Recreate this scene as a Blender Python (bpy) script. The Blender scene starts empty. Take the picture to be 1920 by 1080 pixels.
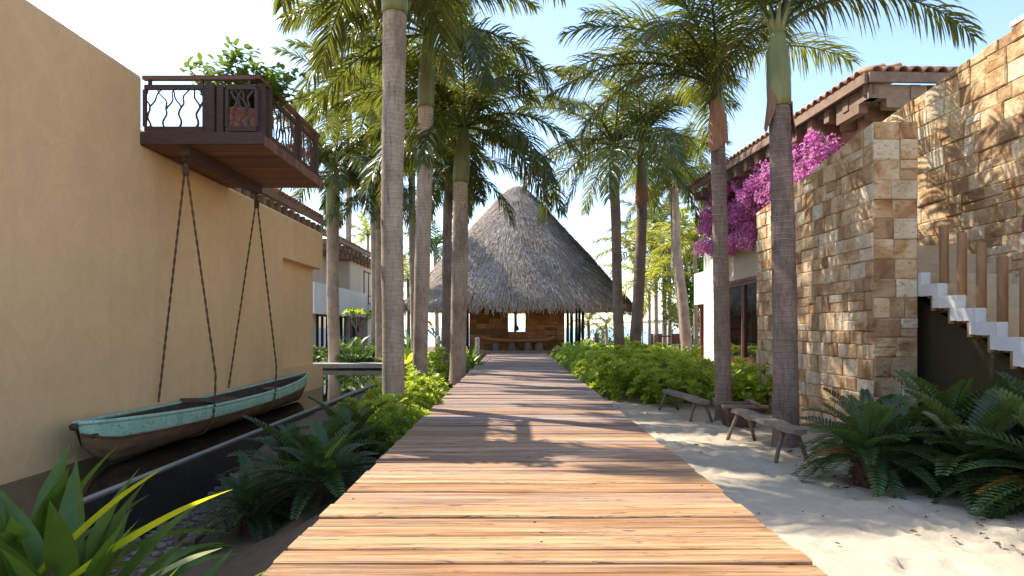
import bpy, math, random
import numpy as np
from mathutils import Vector, noise
R = math.radians
rnd = random.Random(7)
S = bpy.context.scene
COL = S.collection

# ------------------------------------------------------------ camera, sky, sun
F, CX, CY, EYE = 1200.0, 964.0, 615.0, 1.0
cd = bpy.data.cameras.new("camera"); cam = bpy.data.objects.new("camera", cd); COL.objects.link(cam)
cam.location = (0, 0, EYE); cam.rotation_euler = (R(90), 0, 0)
cd.sensor_width = 36; cd.lens = F/1920*36
cd.shift_x = (960-CX)/1920; cd.shift_y = (CY-540)/1920
cd.clip_start = .05; cd.clip_end = 12000
S.camera = cam
SUNV = Vector((-.76, .52, .98)).normalized()
w = bpy.data.worlds.new("World"); S.world = w; w.use_nodes = True
wn = w.node_tree; bg = wn.nodes['Background']
sky = wn.nodes.new('ShaderNodeTexSky'); sky.sky_type = 'NISHITA'; sky.sun_disc = False
sky.sun_elevation = math.asin(SUNV.z); sky.sun_rotation = math.atan2(SUNV.x, SUNV.y) % (2*math.pi)
sky.air_density = 1.0; sky.dust_density = .5; sky.ozone_density = 1.0
wn.links.new(sky.outputs[0], bg.inputs[0]); bg.inputs[1].default_value = .14
sl = bpy.data.lights.new("sun", 'SUN'); so = bpy.data.objects.new("sun", sl); COL.objects.link(so)
sl.energy = 3.5; sl.angle = R(.55); sl.color = (1, .93, .8)
so.rotation_euler = SUNV.to_track_quat('Z', 'Y').to_euler()
S.view_settings.view_transform = 'Standard'; S.view_settings.look = 'None'
S.view_settings.exposure = 1.4; S.view_settings.gamma = 1.0

# ------------------------------------------------------------ helpers
def P(px, py, d):
    return Vector(((px-CX)*d/F, d, EYE-(py-CY)*d/F))

def tagit(o, label=None, cat=None, group=None, kind=None):
    if label: o['label'] = label
    if cat: o['category'] = cat
    if group: o['group'] = group
    if kind: o['kind'] = kind
    return o

def empty(name, loc, label=None, cat=None, group=None, kind=None, rz=0, parent=None):
    o = bpy.data.objects.new(name, None); COL.objects.link(o)
    o.location = loc; o.rotation_euler = (0, 0, rz); o.empty_display_size = .2
    if parent: o.parent = parent
    return tagit(o, label, cat, group, kind)

def wloc(o):
    v = Vector((0, 0, 0))
    while o: v += Vector(o.location); o = o.parent
    return v

class MB:
    def __init__(s): s.v = []; s.f = []; s.sm = []
    def add(s, vs, fs, smooth=False):
        n = len(s.v); s.v += [tuple(v) for v in vs]
        for f in fs: s.f.append(tuple(i+n for i in f)); s.sm.append(smooth)
        return s
    def box(s, a, b, j=0):
        x0, y0, z0 = a; x1, y1, z1 = b
        vs = [(x0,y0,z0),(x1,y0,z0),(x1,y1,z0),(x0,y1,z0),(x0,y0,z1),(x1,y0,z1),(x1,y1,z1),(x0,y1,z1)]
        if j: vs = [tuple(c+rnd.uniform(-j, j) for c in v) for v in vs]
        return s.add(vs, [(0,3,2,1),(4,5,6,7),(0,1,5,4),(1,2,6,5),(2,3,7,6),(3,0,4,7)])
    def beam(s, a, b, wd, ht, up=Vector((0,0,1))):
        a = Vector(a); b = Vector(b); d = (b-a).normalized()
        sd = d.cross(up)
        if sd.length < 1e-3: sd = d.cross(Vector((0,1,0)))
        sd.normalize(); u = sd.cross(d)
        vs = []
        for p in (a, b):
            for i, k in ((-1,-1),(1,-1),(1,1),(-1,1)): vs.append(p+sd*i*wd/2+u*k*ht/2)
        return s.add(vs, [(0,1,2,3),(7,6,5,4),(0,4,5,1),(1,5,6,2),(2,6,7,3),(3,7,4,0)])
    def tube(s, pts, rad, n=8, cap=True, jit=0):
        pts = [Vector(p) for p in pts]
        if not isinstance(rad, (list, tuple)): rad = [rad]*len(pts)
        vs = []; fs = []
        ref = Vector((0.31, 1, .13)).normalized()
        for i, p in enumerate(pts):
            d = (pts[min(i+1, len(pts)-1)]-pts[max(i-1, 0)])
            d = d.normalized() if d.length > 1e-9 else Vector((0,0,1))
            a = d.cross(ref)
            if a.length < 1e-3: a = d.cross(Vector((1,0,0)))
            a.normalize(); b = d.cross(a)
            for k in range(n):
                t = 2*math.pi*k/n; r = rad[i]*(1+rnd.uniform(-jit, jit))
                vs.append(p+a*math.cos(t)*r+b*math.sin(t)*r)
        for i in range(len(pts)-1):
            for k in range(n):
                k2 = (k+1) % n
                fs.append((i*n+k, i*n+k2, (i+1)*n+k2, (i+1)*n+k))
        s.add(vs, fs, True)
        if cap:
            m = len(s.v)-len(vs)
            s.f.append(tuple(m+k for k in range(n))[::-1]); s.sm.append(False)
            m2 = m+(len(pts)-1)*n
            s.f.append(tuple(m2+k for k in range(n))); s.sm.append(False)
        return s
    def lathe(s, c, prof, n=20, ax=1.0, ay=1.0, jit=0):
        vs = []; fs = []
        for r, z in prof:
            for k in range(n):
                t = 2*math.pi*k/n; q = r*(1+rnd.uniform(-jit, jit))
                vs.append((c[0]+q*ax*math.cos(t), c[1]+q*ay*math.sin(t), c[2]+z))
        for i in range(len(prof)-1):
            for k in range(n):
                k2 = (k+1) % n
                fs.append((i*n+k, i*n+k2, (i+1)*n+k2, (i+1)*n+k))
        return s.add(vs, fs, True)
    def leaf(s, p, d, up, L, W, droop=.3, fold=.15, nseg=3, prof=None):
        p = Vector(p); d = Vector(d).normalized(); up = Vector(up)
        sd = d.cross(up)
        if sd.length < 1e-3: sd = d.cross(Vector((.3,1,.2)))
        sd.normalize()
        prof = prof or (.25, .8, 1.0, 0)
        vs = []; n = len(prof)-1
        for i in range(n+1):
            nn = sd.cross(d)
            if i < n:
                h = W*.5*prof[i]
                vs += [p-sd*h+nn*h*fold*2, p.copy(), p+sd*h+nn*h*fold*2]
            else: vs += [p.copy()]
            p = p+d*(L/n)
            d = (d+Vector((0,0,-droop/n))).normalized()
        fs = []
        for i in range(n-1):
            b = i*3
            fs += [(b, b+1, b+4, b+3), (b+1, b+2, b+5, b+4)]
        b = (n-1)*3
        fs += [(b, b+1, b+3), (b+1, b+2, b+3)]
        return s.add(vs, fs, True)
    def mesh(s, name, mat):
        me = bpy.data.meshes.new(name)
        me.from_pydata(s.v, [], s.f)
        me.polygons.foreach_set('use_smooth', s.sm)
        mats = mat if isinstance(mat, (list, tuple)) else [mat]
        for m in mats: me.materials.append(m)
        me.update(); return me
    def build(s, name, mat, parent=None, **kw):      # vertices are world coordinates
        a = np.array(s.v); c = (a.min(0)+a.max(0))/2
        if parent is None and not kw.get('mid'): c[2] = a[:, 2].min()
        kw.pop('mid', None)
        s.v = [tuple(q) for q in (a-c)]
        o = bpy.data.objects.new(name, s.mesh(name, mat)); COL.objects.link(o)
        o.location = Vector(c)-(wloc(parent) if parent else Vector((0,0,0)))
        if parent: o.parent = parent
        return tagit(o, **kw)

def place(name, me, parent, loc=(0,0,0), rot=(0,0,0), sc=(1,1,1), **kw):   # mesh in local coords
    o = bpy.data.objects.new(name, me); COL.objects.link(o)
    if parent: o.parent = parent
    o.location = loc; o.rotation_euler = rot
    o.scale = sc if isinstance(sc, (tuple, list)) else (sc, sc, sc)
    return tagit(o, **kw)

# ------------------------------------------------------------ materials
class NT:
    def __init__(s, name):
        s.m = bpy.data.materials.new(name); s.m.use_nodes = True
        s.t = s.m.node_tree; s.b = s.t.nodes['Principled BSDF']; s.out = s.t.nodes['Material Output']
    def n(s, ty, **kw):
        o = s.t.nodes.new('ShaderNode'+ty)
        for k, v in kw.items(): setattr(o, k, v)
        return o
    def l(s, a, b): s.t.links.new(a, b)
    def pos(s, scale=(1,1,1), rand=False, obj=False):
        g = s.n('TexCoord').outputs['Object'] if obj else s.n('NewGeometry').outputs['Position']
        mp = s.n('Mapping'); mp.inputs['Scale'].default_value = scale
        if rand:
            oi = s.n('ObjectInfo'); mu = s.n('Math', operation='MULTIPLY'); mu.inputs[1].default_value = 57.0
            s.l(oi.outputs['Random'], mu.inputs[0])
            ad = s.n('VectorMath', operation='ADD'); s.l(g, ad.inputs[0]); s.l(mu.outputs[0], ad.inputs[1]); g = ad.outputs[0]
        s.l(g, mp.inputs['Vector']); return mp.outputs[0]
    def noise(s, vec, sc, det=5, rough=.6, dist=0):
        o = s.n('TexNoise'); s.l(vec, o.inputs['Vector']); o.inputs['Scale'].default_value = sc
        o.inputs['Detail'].default_value = det; o.inputs['Roughness'].default_value = rough; o.inputs['Distortion'].default_value = dist
        return o.outputs['Fac']
    def ramp(s, fac, stops, mode='LINEAR'):
        o = s.n('ValToRGB'); s.l(fac, o.inputs[0]); cr = o.color_ramp; cr.interpolation = mode
        while len(cr.elements) < len(stops): cr.elements.new(.5)
        for e, (p, c) in zip(cr.elements, stops):
            e.position = p; e.color = (c[0], c[1], c[2], 1) if hasattr(c, '__len__') else (c, c, c, 1)
        return o.outputs[0]
    def mix(s, fac, a, b, mode='MIX'):
        o = s.n('Mix', data_type='RGBA', blend_type=mode)
        for x, i in ((fac, 0), (a, 6), (b, 7)):
            if hasattr(x, 'default_value'): s.l(x, o.inputs[i])
            else: o.inputs[i].default_value = x if i == 0 else (*x, 1)
        return o.outputs[2]
    def rand(s): return s.n('ObjectInfo').outputs['Random']
    def bump(s, h, st=.5, dist=.02, prev=None):
        o = s.n('Bump'); o.inputs['Strength'].default_value = st; o.inputs['Distance'].default_value = dist
        s.l(h, o.inputs['Height'])
        if prev: s.l(prev, o.inputs['Normal'])
        return o.outputs[0]
    def done(s, col, rough=.8, nrm=None, spec=.5):
        if hasattr(col, 'default_value'): s.l(col, s.b.inputs['Base Color'])
        else: s.b.inputs['Base Color'].default_value = (*col, 1)
        if hasattr(rough, 'default_value'): s.l(rough, s.b.inputs['Roughness'])
        else: s.b.inputs['Roughness'].default_value = rough
        if nrm: s.l(nrm, s.b.inputs['Normal'])
        s.b.inputs['Specular IOR Level'].default_value = spec
        return s.m

def m_plain(name, col, var=.25, sc=6, rough=.8, bump=.3, bd=.01, spec=.3, rv=.15, streak=(1,1,1)):
    t = NT(name); v = t.pos(streak, rand=True)
    n1 = t.noise(v, sc, 6, .65); n2 = t.noise(v, sc*7, 4, .6)
    dark = tuple(c*(1-var) for c in col); lite = tuple(min(1, c*(1+var)) for c in col)
    c = t.ramp(n1, [(.3, dark), (.7, lite)])
    c = t.mix(.3, c, t.ramp(n2, [(.35, dark), (.65, lite)]))
    rr = t.ramp(t.rand(), [(0, 1-rv), (1, 1+rv)]) if rv else None
    if rv: c = t.mix(1.0, c, rr, 'MULTIPLY')
    return t.done(c, rough, t.bump(n2, bump, bd), spec)

def m_stucco(name, col, stain=.25):
    t = NT(name); v = t.pos()
    big = t.noise(v, .5, 5, .6, .4); vs = t.pos((2.2, 2.2, .22)); st = t.noise(vs, 1.6, 5, .65); fine = t.noise(v, 60, 4, .7); mid = t.noise(v, 7, 4, .6)
    c = t.mix(t.ramp(big, [(.3, 0), (.7, 1)]), tuple(x*.86 for x in col), tuple(min(1, x*1.08) for x in col))
    c = t.mix(t.ramp(st, [(.5, 0), (.8, stain)]), c, tuple(x*.6 for x in col))
    c = t.mix(t.ramp(mid, [(.45, 0), (.75, .25)]), c, tuple(min(1, x*1.15) for x in col))
    tr = t.noise(t.pos((1, 1, 1)), 2.6, 3, .5, 2.2)
    c = t.mix(t.ramp(tr, [(.40, .16), (.5, 0), (.62, .12)]), c, tuple(x*.72 for x in col))
    nb = t.bump(fine, .3, .004); nb = t.bump(mid, .3, .02, nb); nb = t.bump(tr, .25, .03, nb)
    return t.done(c, .9, nb, .2)
M = {}
M['stucco'] = m_stucco('tan_stucco', (.80, .535, .285))
M['cream'] = m_stucco('cream_stucco', (.66, .56, .43))
M['white'] = m_stucco('white_stucco', (.78, .74, .66), .15)
M['pink'] = m_stucco('pink_stucco', (.56, .38, .26))
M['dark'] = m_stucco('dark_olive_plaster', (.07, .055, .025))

# planks of the boardwalk
t = NT('weathered_plank'); v = t.pos((.55, 11, 11), rand=True); vf = t.pos((1.2, 55, 55), rand=True)
g1 = t.noise(v, 1.3, 7, .62, .6); g2 = t.noise(vf, 1.0, 5, .7, .3)
vb = t.pos((.5, .5, .5)); pb = t.noise(vb, 1.1, 4, .6)
warm = t.ramp(g1, [(.25, (.20, .09, .04)), (.42, (.40, .20, .085)), (.56, (.54, .33, .165)), (.74, (.64, .47, .31))])
grey = t.ramp(g1, [(.25, (.15, .10, .085)), (.5, (.34, .245, .205)), (.75, (.54, .43, .37))])
yl = t.n('SeparateXYZ'); t.l(t.n('NewGeometry').outputs['Position'], yl.inputs[0])
my = t.n('MapRange'); t.l(yl.outputs[1], my.inputs[0]); my.inputs[1].default_value = 2.5; my.inputs[2].default_value = 9; my.inputs[3].default_value = -.42; my.inputs[4].default_value = .25  # grey share grows with distance: shade over the far planks painted in
sm = t.n('Math', operation='ADD'); t.l(pb, sm.inputs[0]); t.l(t.rand(), sm.inputs[1])
sm1 = t.n('Math', operation='MULTIPLY'); t.l(sm.outputs[0], sm1.inputs[0]); sm1.inputs[1].default_value = .6
sm2 = t.n('Math', operation='ADD'); t.l(sm1.outputs[0], sm2.inputs[0]); t.l(my.outputs[0], sm2.inputs[1])
c = t.mix(t.ramp(sm2.outputs[0], [(.3, 0), (.8, 1)]), warm, grey)
c = t.mix(t.ramp(g2, [(.34, .65), (.5, 0)]), c, (.09, .045, .025))
vk = t.n('TexVoronoi'); vk.inputs['Scale'].default_value = 1.0; t.l(t.pos((1.6, 5, 5), rand=True), vk.inputs['Vector'])
c = t.mix(t.ramp(vk.outputs['Distance'], [(.035, .85), (.09, 0)]), c, (.05, .025, .015))
wn_ = t.n('TexWhiteNoise', noise_dimensions='1D'); t.l(t.rand(), wn_.inputs['W']); rr = t.ramp(wn_.outputs['Value'], [(0, (.74, .68, .64)), (.3, (.94, .86, .79)), (.6, (1.0, .98, .96)), (1, (1.18, 1.22, 1.26))])
c = t.mix(1.0, c, rr, 'MULTIPLY')
ck = t.noise(t.pos((.45, 7, 7), rand=True), 1.6, 5, .55, .5)
ckr = t.ramp(ck, [(.478, 0), (.49, .85), (.496, 0), (.60, 0), (.608, .7), (.614, 0)])
c = t.mix(ckr, c, (.06, .03, .02))
wr = t.noise(t.pos((1, 1.6, 1)), 2.3, 6, .7); c = t.mix(t.ramp(wr, [(.5, 0), (.7, .35)]), c, (.24, .18, .15))
nb = t.bump(g1, .6, .012); nb = t.bump(g2, .7, .005, nb); nb = t.bump(ckr, .5, -.01, nb)
M['plank'] = t.done(c, t.ramp(g1, [(.3, .75), (.8, .5)]), nb, .35)

# sand
t = NT('pale_sand'); v = t.pos(); a = t.noise(v, .7, 6, .65); b = t.noise(v, 9, 6, .75); f = t.noise(v, 120, 4, .8); gr = t.noise(v, 420, 2, .6)
c = t.ramp(a, [(.3, (.42, .345, .25)), (.7, (.56, .48, .37))])
c = t.mix(t.ramp(b, [(.5, 0), (.72, .5)]), c, (.36, .27, .18))
c = t.mix(t.ramp(f, [(.56, 0), (.70, .6)]), c, (.22, .16, .10))
c = t.mix(t.ramp(gr, [(.5, 0), (.8, .5)]), c, (.75, .68, .55))
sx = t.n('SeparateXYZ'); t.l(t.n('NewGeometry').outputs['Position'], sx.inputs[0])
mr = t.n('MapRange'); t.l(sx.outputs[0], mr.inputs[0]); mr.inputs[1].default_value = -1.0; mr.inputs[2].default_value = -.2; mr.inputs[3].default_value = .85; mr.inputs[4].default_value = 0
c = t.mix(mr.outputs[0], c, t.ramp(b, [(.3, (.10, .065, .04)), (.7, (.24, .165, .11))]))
mr2 = t.n('MapRange'); t.l(sx.outputs[0], mr2.inputs[0]); mr2.inputs[1].default_value = 3.1; mr2.inputs[2].default_value = 3.9; mr2.inputs[3].default_value = 0; mr2.inputs[4].default_value = .6  # darker sand around the right cycads, shade beneath them put into the colour
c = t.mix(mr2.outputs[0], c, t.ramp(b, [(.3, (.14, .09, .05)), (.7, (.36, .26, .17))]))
nb = t.bump(b, .6, .03); nb = t.bump(f, .5, .006, nb)
M['sand'] = t.done(c, .95, nb, .1)

# stone blocks
t = NT('travertine_block'); v = t.pos(rand=True)
a = t.noise(v, 2.6, 6, .62, .8); b = t.noise(t.pos((1, 1, 2), rand=True), 16, 5, .7); p = t.noise(v, 55, 3, .6)
c1 = t.ramp(a, [(.32, (.24, .115, .05)), (.43, (.48, .28, .13)), (.53, (.64, .45, .26)), (.7, (.76, .61, .42))])
c2 = t.ramp(a, [(.3, (.50, .37, .23)), (.6, (.74, .61, .44))])
c3 = t.ramp(a, [(.3, (.17, .085, .04)), (.6, (.42, .25, .13))])
r = t.rand()
c = t.mix(t.ramp(r, [(.0, 1), (.22, 0)], 'CONSTANT'), c1, c2)
r3 = t.ramp(r, [(.0, 0), (.74, .75), (.9, 0)], 'CONSTANT')
c = t.mix(r3, c, c3)
c = t.mix(t.ramp(b, [(.34, .7), (.45, 0)]), c, (.20, .11, .055))
c = t.mix(t.ramp(p, [(.6, 0), (.75, .4)]), c, (.7, .62, .5))
nb = t.bump(b, .9, .014); nb = t.bump(a, .5, .03, nb)
M['stone'] = t.done(c, .9, nb, .2)
t = NT('hut_stone'); v = t.pos(rand=True); a = t.noise(v, 4, 6, .7, .6); b = t.noise(v, 30, 4, .7)
c = t.ramp(a, [(.3, (.26, .11, .045)), (.55, (.46, .22, .09)), (.8, (.56, .33, .14))])
c = t.mix(t.ramp(t.rand(), [(0, .7), (.3, 0)], 'CONSTANT'), c, (.10, .085, .035))
c = t.mix(t.ramp(t.rand(), [(0, 0), (.75, .6)], 'CONSTANT'), c, (.36, .11, .045))
M['hutstone'] = t.done(c, .85, t.bump(b, .7, .01), .2)
M['mortar'] = m_plain('mortar', (.34, .25, .165), .3, 12)
M['whitestone'] = m_plain('white_stair_stone', (.70, .68, .64), .1, 5, .7, rv=0)
M['tread'] = m_plain('cream_tread_stone', (.58, .46, .31), .15, 5, .7, rv=.1)
M['coping'] = m_plain('grey_coping', (.34, .33, .30), .25, 8, .6)
M['wetwall'] = m_plain('wet_dark_stone', (.035, .032, .028), .5, 5, .25, bump=.4, spec=.5)
M['darkwood'] = m_plain('dark_balcony_wood', (.07, .038, .027), .4, 8, .6, streak=(.6, 6, 6), spec=.3)
M['redwood'] = m_plain('reddish_deck_wood', (.19, .085, .052), .35, 8, .6, streak=(.5, 5, 5), spec=.3, rv=.3)
M['beam'] = m_plain('grey_brown_beam_wood', (.27, .18, .125), .3, 6, .8, streak=(1, 1, 1))
M['greywood'] = m_plain('weathered_grey_wood', (.22, .165, .13), .4, 14, .85, bump=.8, bd=.012)
M['oldwood'] = m_plain('old_dark_trough_wood', (.12, .075, .055), .4, 10, .85, bump=.9, bd=.015)
M['benchwood'] = m_plain('honey_carved_wood', (.38, .17, .07), .25, 4, .6)
M['pole'] = m_plain('brown_pole_wood', (.30, .165, .075), .3, 8, .55, streak=(3, 3, .6))
M['branch'] = m_plain('purple_brown_branch', (.09, .055, .06), .3, 12, .7)
M['rope'] = m_plain('brown_rope', (.16, .09, .05), .4, 60, .9, bump=1, bd=.01)
M['hutpost'] = m_plain('dark_hut_post', (.05, .035, .028), .3, 6, .6)
M['lath'] = m_plain('golden_cane', (.55, .36, .13), .3, 9, .7)
M['redframe'] = m_plain('red_brown_frame', (.17, .06, .042), .2, 8, .45, spec=.4)
M['terra'] = m_plain('terracotta', (.50, .20, .10), .2, 6, .75, rv=.05)
M['tile'] = m_plain('clay_tile', (.42, .22, .15), .3, 8, .8, rv=.35)
M['terrace'] = m_plain('brick_terrace', (.45, .23, .13), .2, 5, .7)
M['canvas'] = m_plain('white_canvas', (.8, .79, .76), .05, 3, .8, rv=0)
M['pebble'] = m_plain('pebbles', (.30, .25, .20), .5, 5, .6)
M['dirt'] = m_plain('dead_leaf_brown', (.13, .07, .04), .6, 15, .8)
M['carved'] = m_plain('pale_carved_wood', (.50, .44, .36), .3, 12, .8)
M['shaft'] = None
# water
t = NT('dark_pond_water'); v = t.pos((1, 1, 1)); a = t.noise(v, 2.5, 3, .5)
M['water'] = t.done((.012, .012, .008), .02, t.bump(a, .05, .02), .5); t.b.inputs['IOR'].default_value = 1.33
t = NT('sea_water'); v = t.pos((.05, .3, 1)); a = t.noise(v, 2, 5, .6)
M['sea'] = t.done((.06, .16, .22), .22, t.bump(a, .4, .5), .5)
t = NT('dark_glass'); M['glass'] = t.done((.015, .015, .012), .03, None, .8)

# boat paint
t = NT('peeling_green_paint'); v = t.pos((1, 1, 1)); a = t.noise(v, 5, 6, .7); b = t.noise(v, 35, 5, .75)
c = t.ramp(a, [(.3, (.24, .44, .33)), (.7, (.42, .66, .53))]); c = t.mix(t.ramp(b, [(.555, 0), (.60, .75)]), c, (.20, .13, .085)); c = t.mix(t.ramp(t.noise(t.pos((6, 1.2, 6)), 6, 5, .7), [(.56, 0), (.66, .55)]), c, (.52, .60, .50))
M['green'] = t.done(c, .6, t.bump(b, .4, .004), .4)
t = NT('worn_brown_hull'); a = t.noise(t.pos((2, .6, 3)), 5, 6, .7); b = t.noise(t.pos(), 40, 5, .75)
c = t.ramp(a, [(.3, (.08, .048, .028)), (.6, (.20, .12, .065)), (.8, (.38, .28, .18))]); c = t.mix(t.ramp(b, [(.62, 0), (.7, .5)]), c, (.35, .26, .18))
M['hull'] = t.done(c, .65, t.bump(b, .5, .005), .35)

# leaves
def m_leaf(name, a, b, trans, tw=.4, rough=.4, spec=.5):
    t = NT(name); v = t.pos()
    n = t.noise(v, 3.0, 4, .6); n2 = t.noise(v, 14, 2, .6)
    c = t.mix(t.ramp(n, [(.35, 0), (.65, 1)]), a, b)
    c = t.mix(t.ramp(n2, [(.4, 0), (.7, .4)]), c, tuple(min(1, x*1.5) for x in b))
    rr = t.ramp(t.rand(), [(0, .75), (1, 1.25)]); c = t.mix(1.0, c, rr, 'MULTIPLY')
    t.done(c, rough, None, spec)
    tr = t.n('BsdfTranslucent'); tc = t.mix(1.0, rr, trans, 'MULTIPLY'); t.l(tc, tr.inputs[0])
    mx = t.n('MixShader'); mx.inputs[0].default_value = tw
    t.l(t.b.outputs[0], mx.inputs[1]); t.l(tr.outputs[0], mx.inputs[2]); t.l(mx.outputs[0], t.out.inputs[0])
    return t.m
M['frond'] = m_leaf('palm_frond', (.026, .048, .013), (.06, .09, .020), (.32, .33, .03), .33, .36)
M['frondy'] = m_leaf('yellow_palm_frond', (.13, .18, .03), (.27, .27, .04), (.55, .54, .06), .45, .45)
M['frondd'] = m_leaf('dark_palm_frond', (.03, .06, .02), (.06, .09, .03), (.16, .26, .05), .3, .4)
M['rosette'] = m_leaf('bright_rosette_leaf', (.13, .22, .025), (.29, .39, .05), (.66, .76, .07), .5, .3)
M['rosetted'] = m_leaf('mid_green_rosette_leaf', (.05, .11, .02), (.10, .18, .03), (.25, .4, .05), .35, .35)
M['cycad'] = m_leaf('cycad_leaf', (.022, .05, .016), (.055, .10, .03), (.16, .26, .04), .22, .36, .5)
M['cycadp'] = m_leaf('pale_cycad_leaf', (.14, .22, .10), (.24, .32, .15), (.3, .45, .1), .3, .4)
M['cycado'] = m_leaf('orange_cycad_leaf', (.30, .16, .03), (.40, .22, .04), (.5, .3, .05), .3, .5)
M['strap'] = m_leaf('strap_leaf', (.05, .10, .018), (.09, .16, .03), (.26, .42, .04), .32, .34, .45)
M['strapy'] = m_leaf('yellow_strap_leaf', (.45, .48, .02), (.55, .58, .03), (.9, .95, .04), .5, .35)
M['strapw'] = m_leaf('pale_strap_leaf', (.55, .6, .35), (.65, .7, .5), (.6, .7, .3), .35, .35)
M['potleaf'] = m_leaf('pot_shrub_leaf', (.06, .12, .02), (.13, .20, .03), (.34, .46, .05), .35, .35)
M['bract'] = m_leaf('magenta_bract', (.50, .13, .40), (.66, .28, .57), (.8, .34, .68), .4, .6, .2)
M['tree'] = m_leaf('tree_leaf', (.03, .07, .015), (.07, .13, .025), (.2, .34, .04), .3, .4)
M['dry'] = m_plain('dry_palm_sheath', (.30, .15, .09), .35, 7, .8, streak=(6, 6, .8))

# trunk
def m_trunk(name, c0, c1, ring=(.62, .5, .38), freq=17.0):
    t = NT(name)
    xyz = t.n('SeparateXYZ'); t.l(t.n('NewGeometry').outputs['Position'], xyz.inputs[0])
    wv = t.pos((1, 1, 1), rand=True); wob = t.noise(wv, 2.2, 3, .6)
    ma = t.n('Math', operation='MULTIPLY_ADD'); t.l(wob, ma.inputs[0]); ma.inputs[1].default_value = .12; t.l(xyz.outputs[2], ma.inputs[2])
    mm = t.n('Math', operation='MULTIPLY'); t.l(ma.outputs[0], mm.inputs[0]); mm.inputs[1].default_value = freq
    fr = t.n('Math', operation='FRACT'); t.l(mm.outputs[0], fr.inputs[0])
    a = t.noise(t.pos((1, 1, .8), rand=True), 3, 6, .7); v2 = t.noise(t.pos((14, 14, 1.6), rand=True), 2.5, 5, .7)
    b = t.noise(t.pos((1, 1, 2), rand=True), 40, 4, .7)
    c = t.mix(t.ramp(a, [(.32, 0), (.68, 1)]), c0, c1)
    rg = t.ramp(fr.outputs[0], [(0, .0), (.12, .55), (.24, 0), (1, 0)])
    rg2 = t.ramp(fr.outputs[0], [(0, .75), (.1, .0), (.9, .0), (1, .75)])
    up = t.n('MapRange'); t.l(xyz.outputs[2], up.inputs[0]); up.inputs[1].default_value = .6; up.inputs[2].default_value = 2.2; up.inputs[3].default_value = .25; up.inputs[4].default_value = 1
    rgm = t.n('Math', operation='MULTIPLY'); t.l(rg, rgm.inputs[0]); t.l(up.outputs[0], rgm.inputs[1])
    c = t.mix(rgm.outputs[0], c, ring)
    c = t.mix(t.ramp(rg2, [(0, 0), (1, .7)]), c, tuple(x*.35 for x in c0))
    c = t.mix(t.ramp(v2, [(.3, .8), (.47, 0)]), c, tuple(x*.4 for x in c0))
    c = t.mix(t.ramp(b, [(.55, 0), (.75, .4)]), c, (.5, .42, .33))
    bl = t.noise(t.pos((1, 1, .6), rand=True), 1.4, 5, .7, .5); c = t.mix(t.ramp(bl, [(.36, .55), (.46, 0), (.62, 0), (.7, .25)]), c, tuple(x*.5 for x in c0))
    nb = t.bump(v2, .5, .015); nb = t.bump(rg2, .35, -.01, nb); nb = t.bump(b, .5, .006, nb)
    return t.done(c, .9, nb, .15)
M['trunk'] = m_trunk('grey_brown_palm_trunk', (.29, .215, .16), (.52, .41, .315), (.74, .62, .49))
M['trunkd'] = m_trunk('dark_palm_trunk', (.17, .12, .095), (.35, .255, .20), (.52, .42, .34))
t = NT('green_crownshaft'); a = t.noise(t.pos((1, 1, .25)), 6, 5, .6)
M['shaft'] = t.done(t.ramp(a, [(.3, (.10, .115, .035)), (.7, (.235, .23, .08))]), .45, t.bump(a, .15, .01), .4)
# thatch
t = NT('grey_thatch'); v = t.pos((1, 1, .35)); a = t.noise(t.pos(), .8, 4, .6); b = t.noise(v, 14, 5, .75)
c = t.ramp(b, [(.3, (.22, .165, .125)), (.5, (.52, .43, .35)), (.7, (.76, .67, .57))])
c = t.mix(t.ramp(a, [(.38, 0), (.62, .5)]), c, (.24, .175, .13))
M['thatch'] = t.done(c, .95, t.bump(b, .8, .04), .1)
M['underthatch'] = m_plain('brown_thatch_underside', (.20, .12, .06), .4, 10, .95)
# ------------------------------------------------------------ ground, sea
def ssm(a, b, x):
    q = max(0, min(1, (x-a)/(b-a))); return q*q*(3-2*q)
def gz(x, y):
    z = -.25
    if x < -1.0: z -= .40*ssm(-1.0, -2.2, x)*ssm(8.5, 5.5, y)
    if x < -3.05 and y < 19: z = min(z, -1.0)
    z -= 3.2*ssm(46, 62, y)
    if x > 3.4 and y < 7: z += .10*ssm(3.4, 4.6, x)
    return z
FR = random.Random(77)
DENT = []
for i in range(34):   # trails of footprints
    if i % 17 == 0: px_, py_, hd = (2.3, 2.6, R(80)) if i == 0 else (3.3, 3.1, R(112))
    sd_ = 1 if i % 2 else -1
    DENT.append((px_+sd_*.09*math.sin(hd)+FR.uniform(-.03, .03), py_-sd_*.09*math.cos(hd), hd)); px_ += math.cos(hd)*.36; py_ += math.sin(hd)*.36; hd += R(FR.uniform(-7, 6))
for i in range(60): DENT.append((FR.uniform(1.5, 4.0), FR.uniform(2.2, 9.5), FR.uniform(0, 6)))
def dent(x, y):
    z = 0
    for (a, b, h) in DENT:
        dx, dy = x-a, y-b
        if dx*dx+dy*dy > .09: continue
        u = (dx*math.cos(h)+dy*math.sin(h))/.13; v = (-dx*math.sin(h)+dy*math.cos(h))/.055; q = u*u+v*v
        z += -.030*math.exp(-q*q*.8)+.010*math.exp(-(q-2.2)**2)
    return z
def foot(x, y):
    if x < -3 or x > 8 or y < 1 or y > 16: return 0
    n = noise.noise(Vector((x*1.3, y*1.3, 3)))*.035+noise.noise(Vector((x*4.5, y*4.5, 9)))*.016
    n += noise.noise(Vector((x*11, y*11, 1)))*.010+(dent(x, y) if 1.3 < x < 4.3 and y < 10 else 0)
    return n*ssm(1.25, 1.5, abs(x-.1)+.1)
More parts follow.
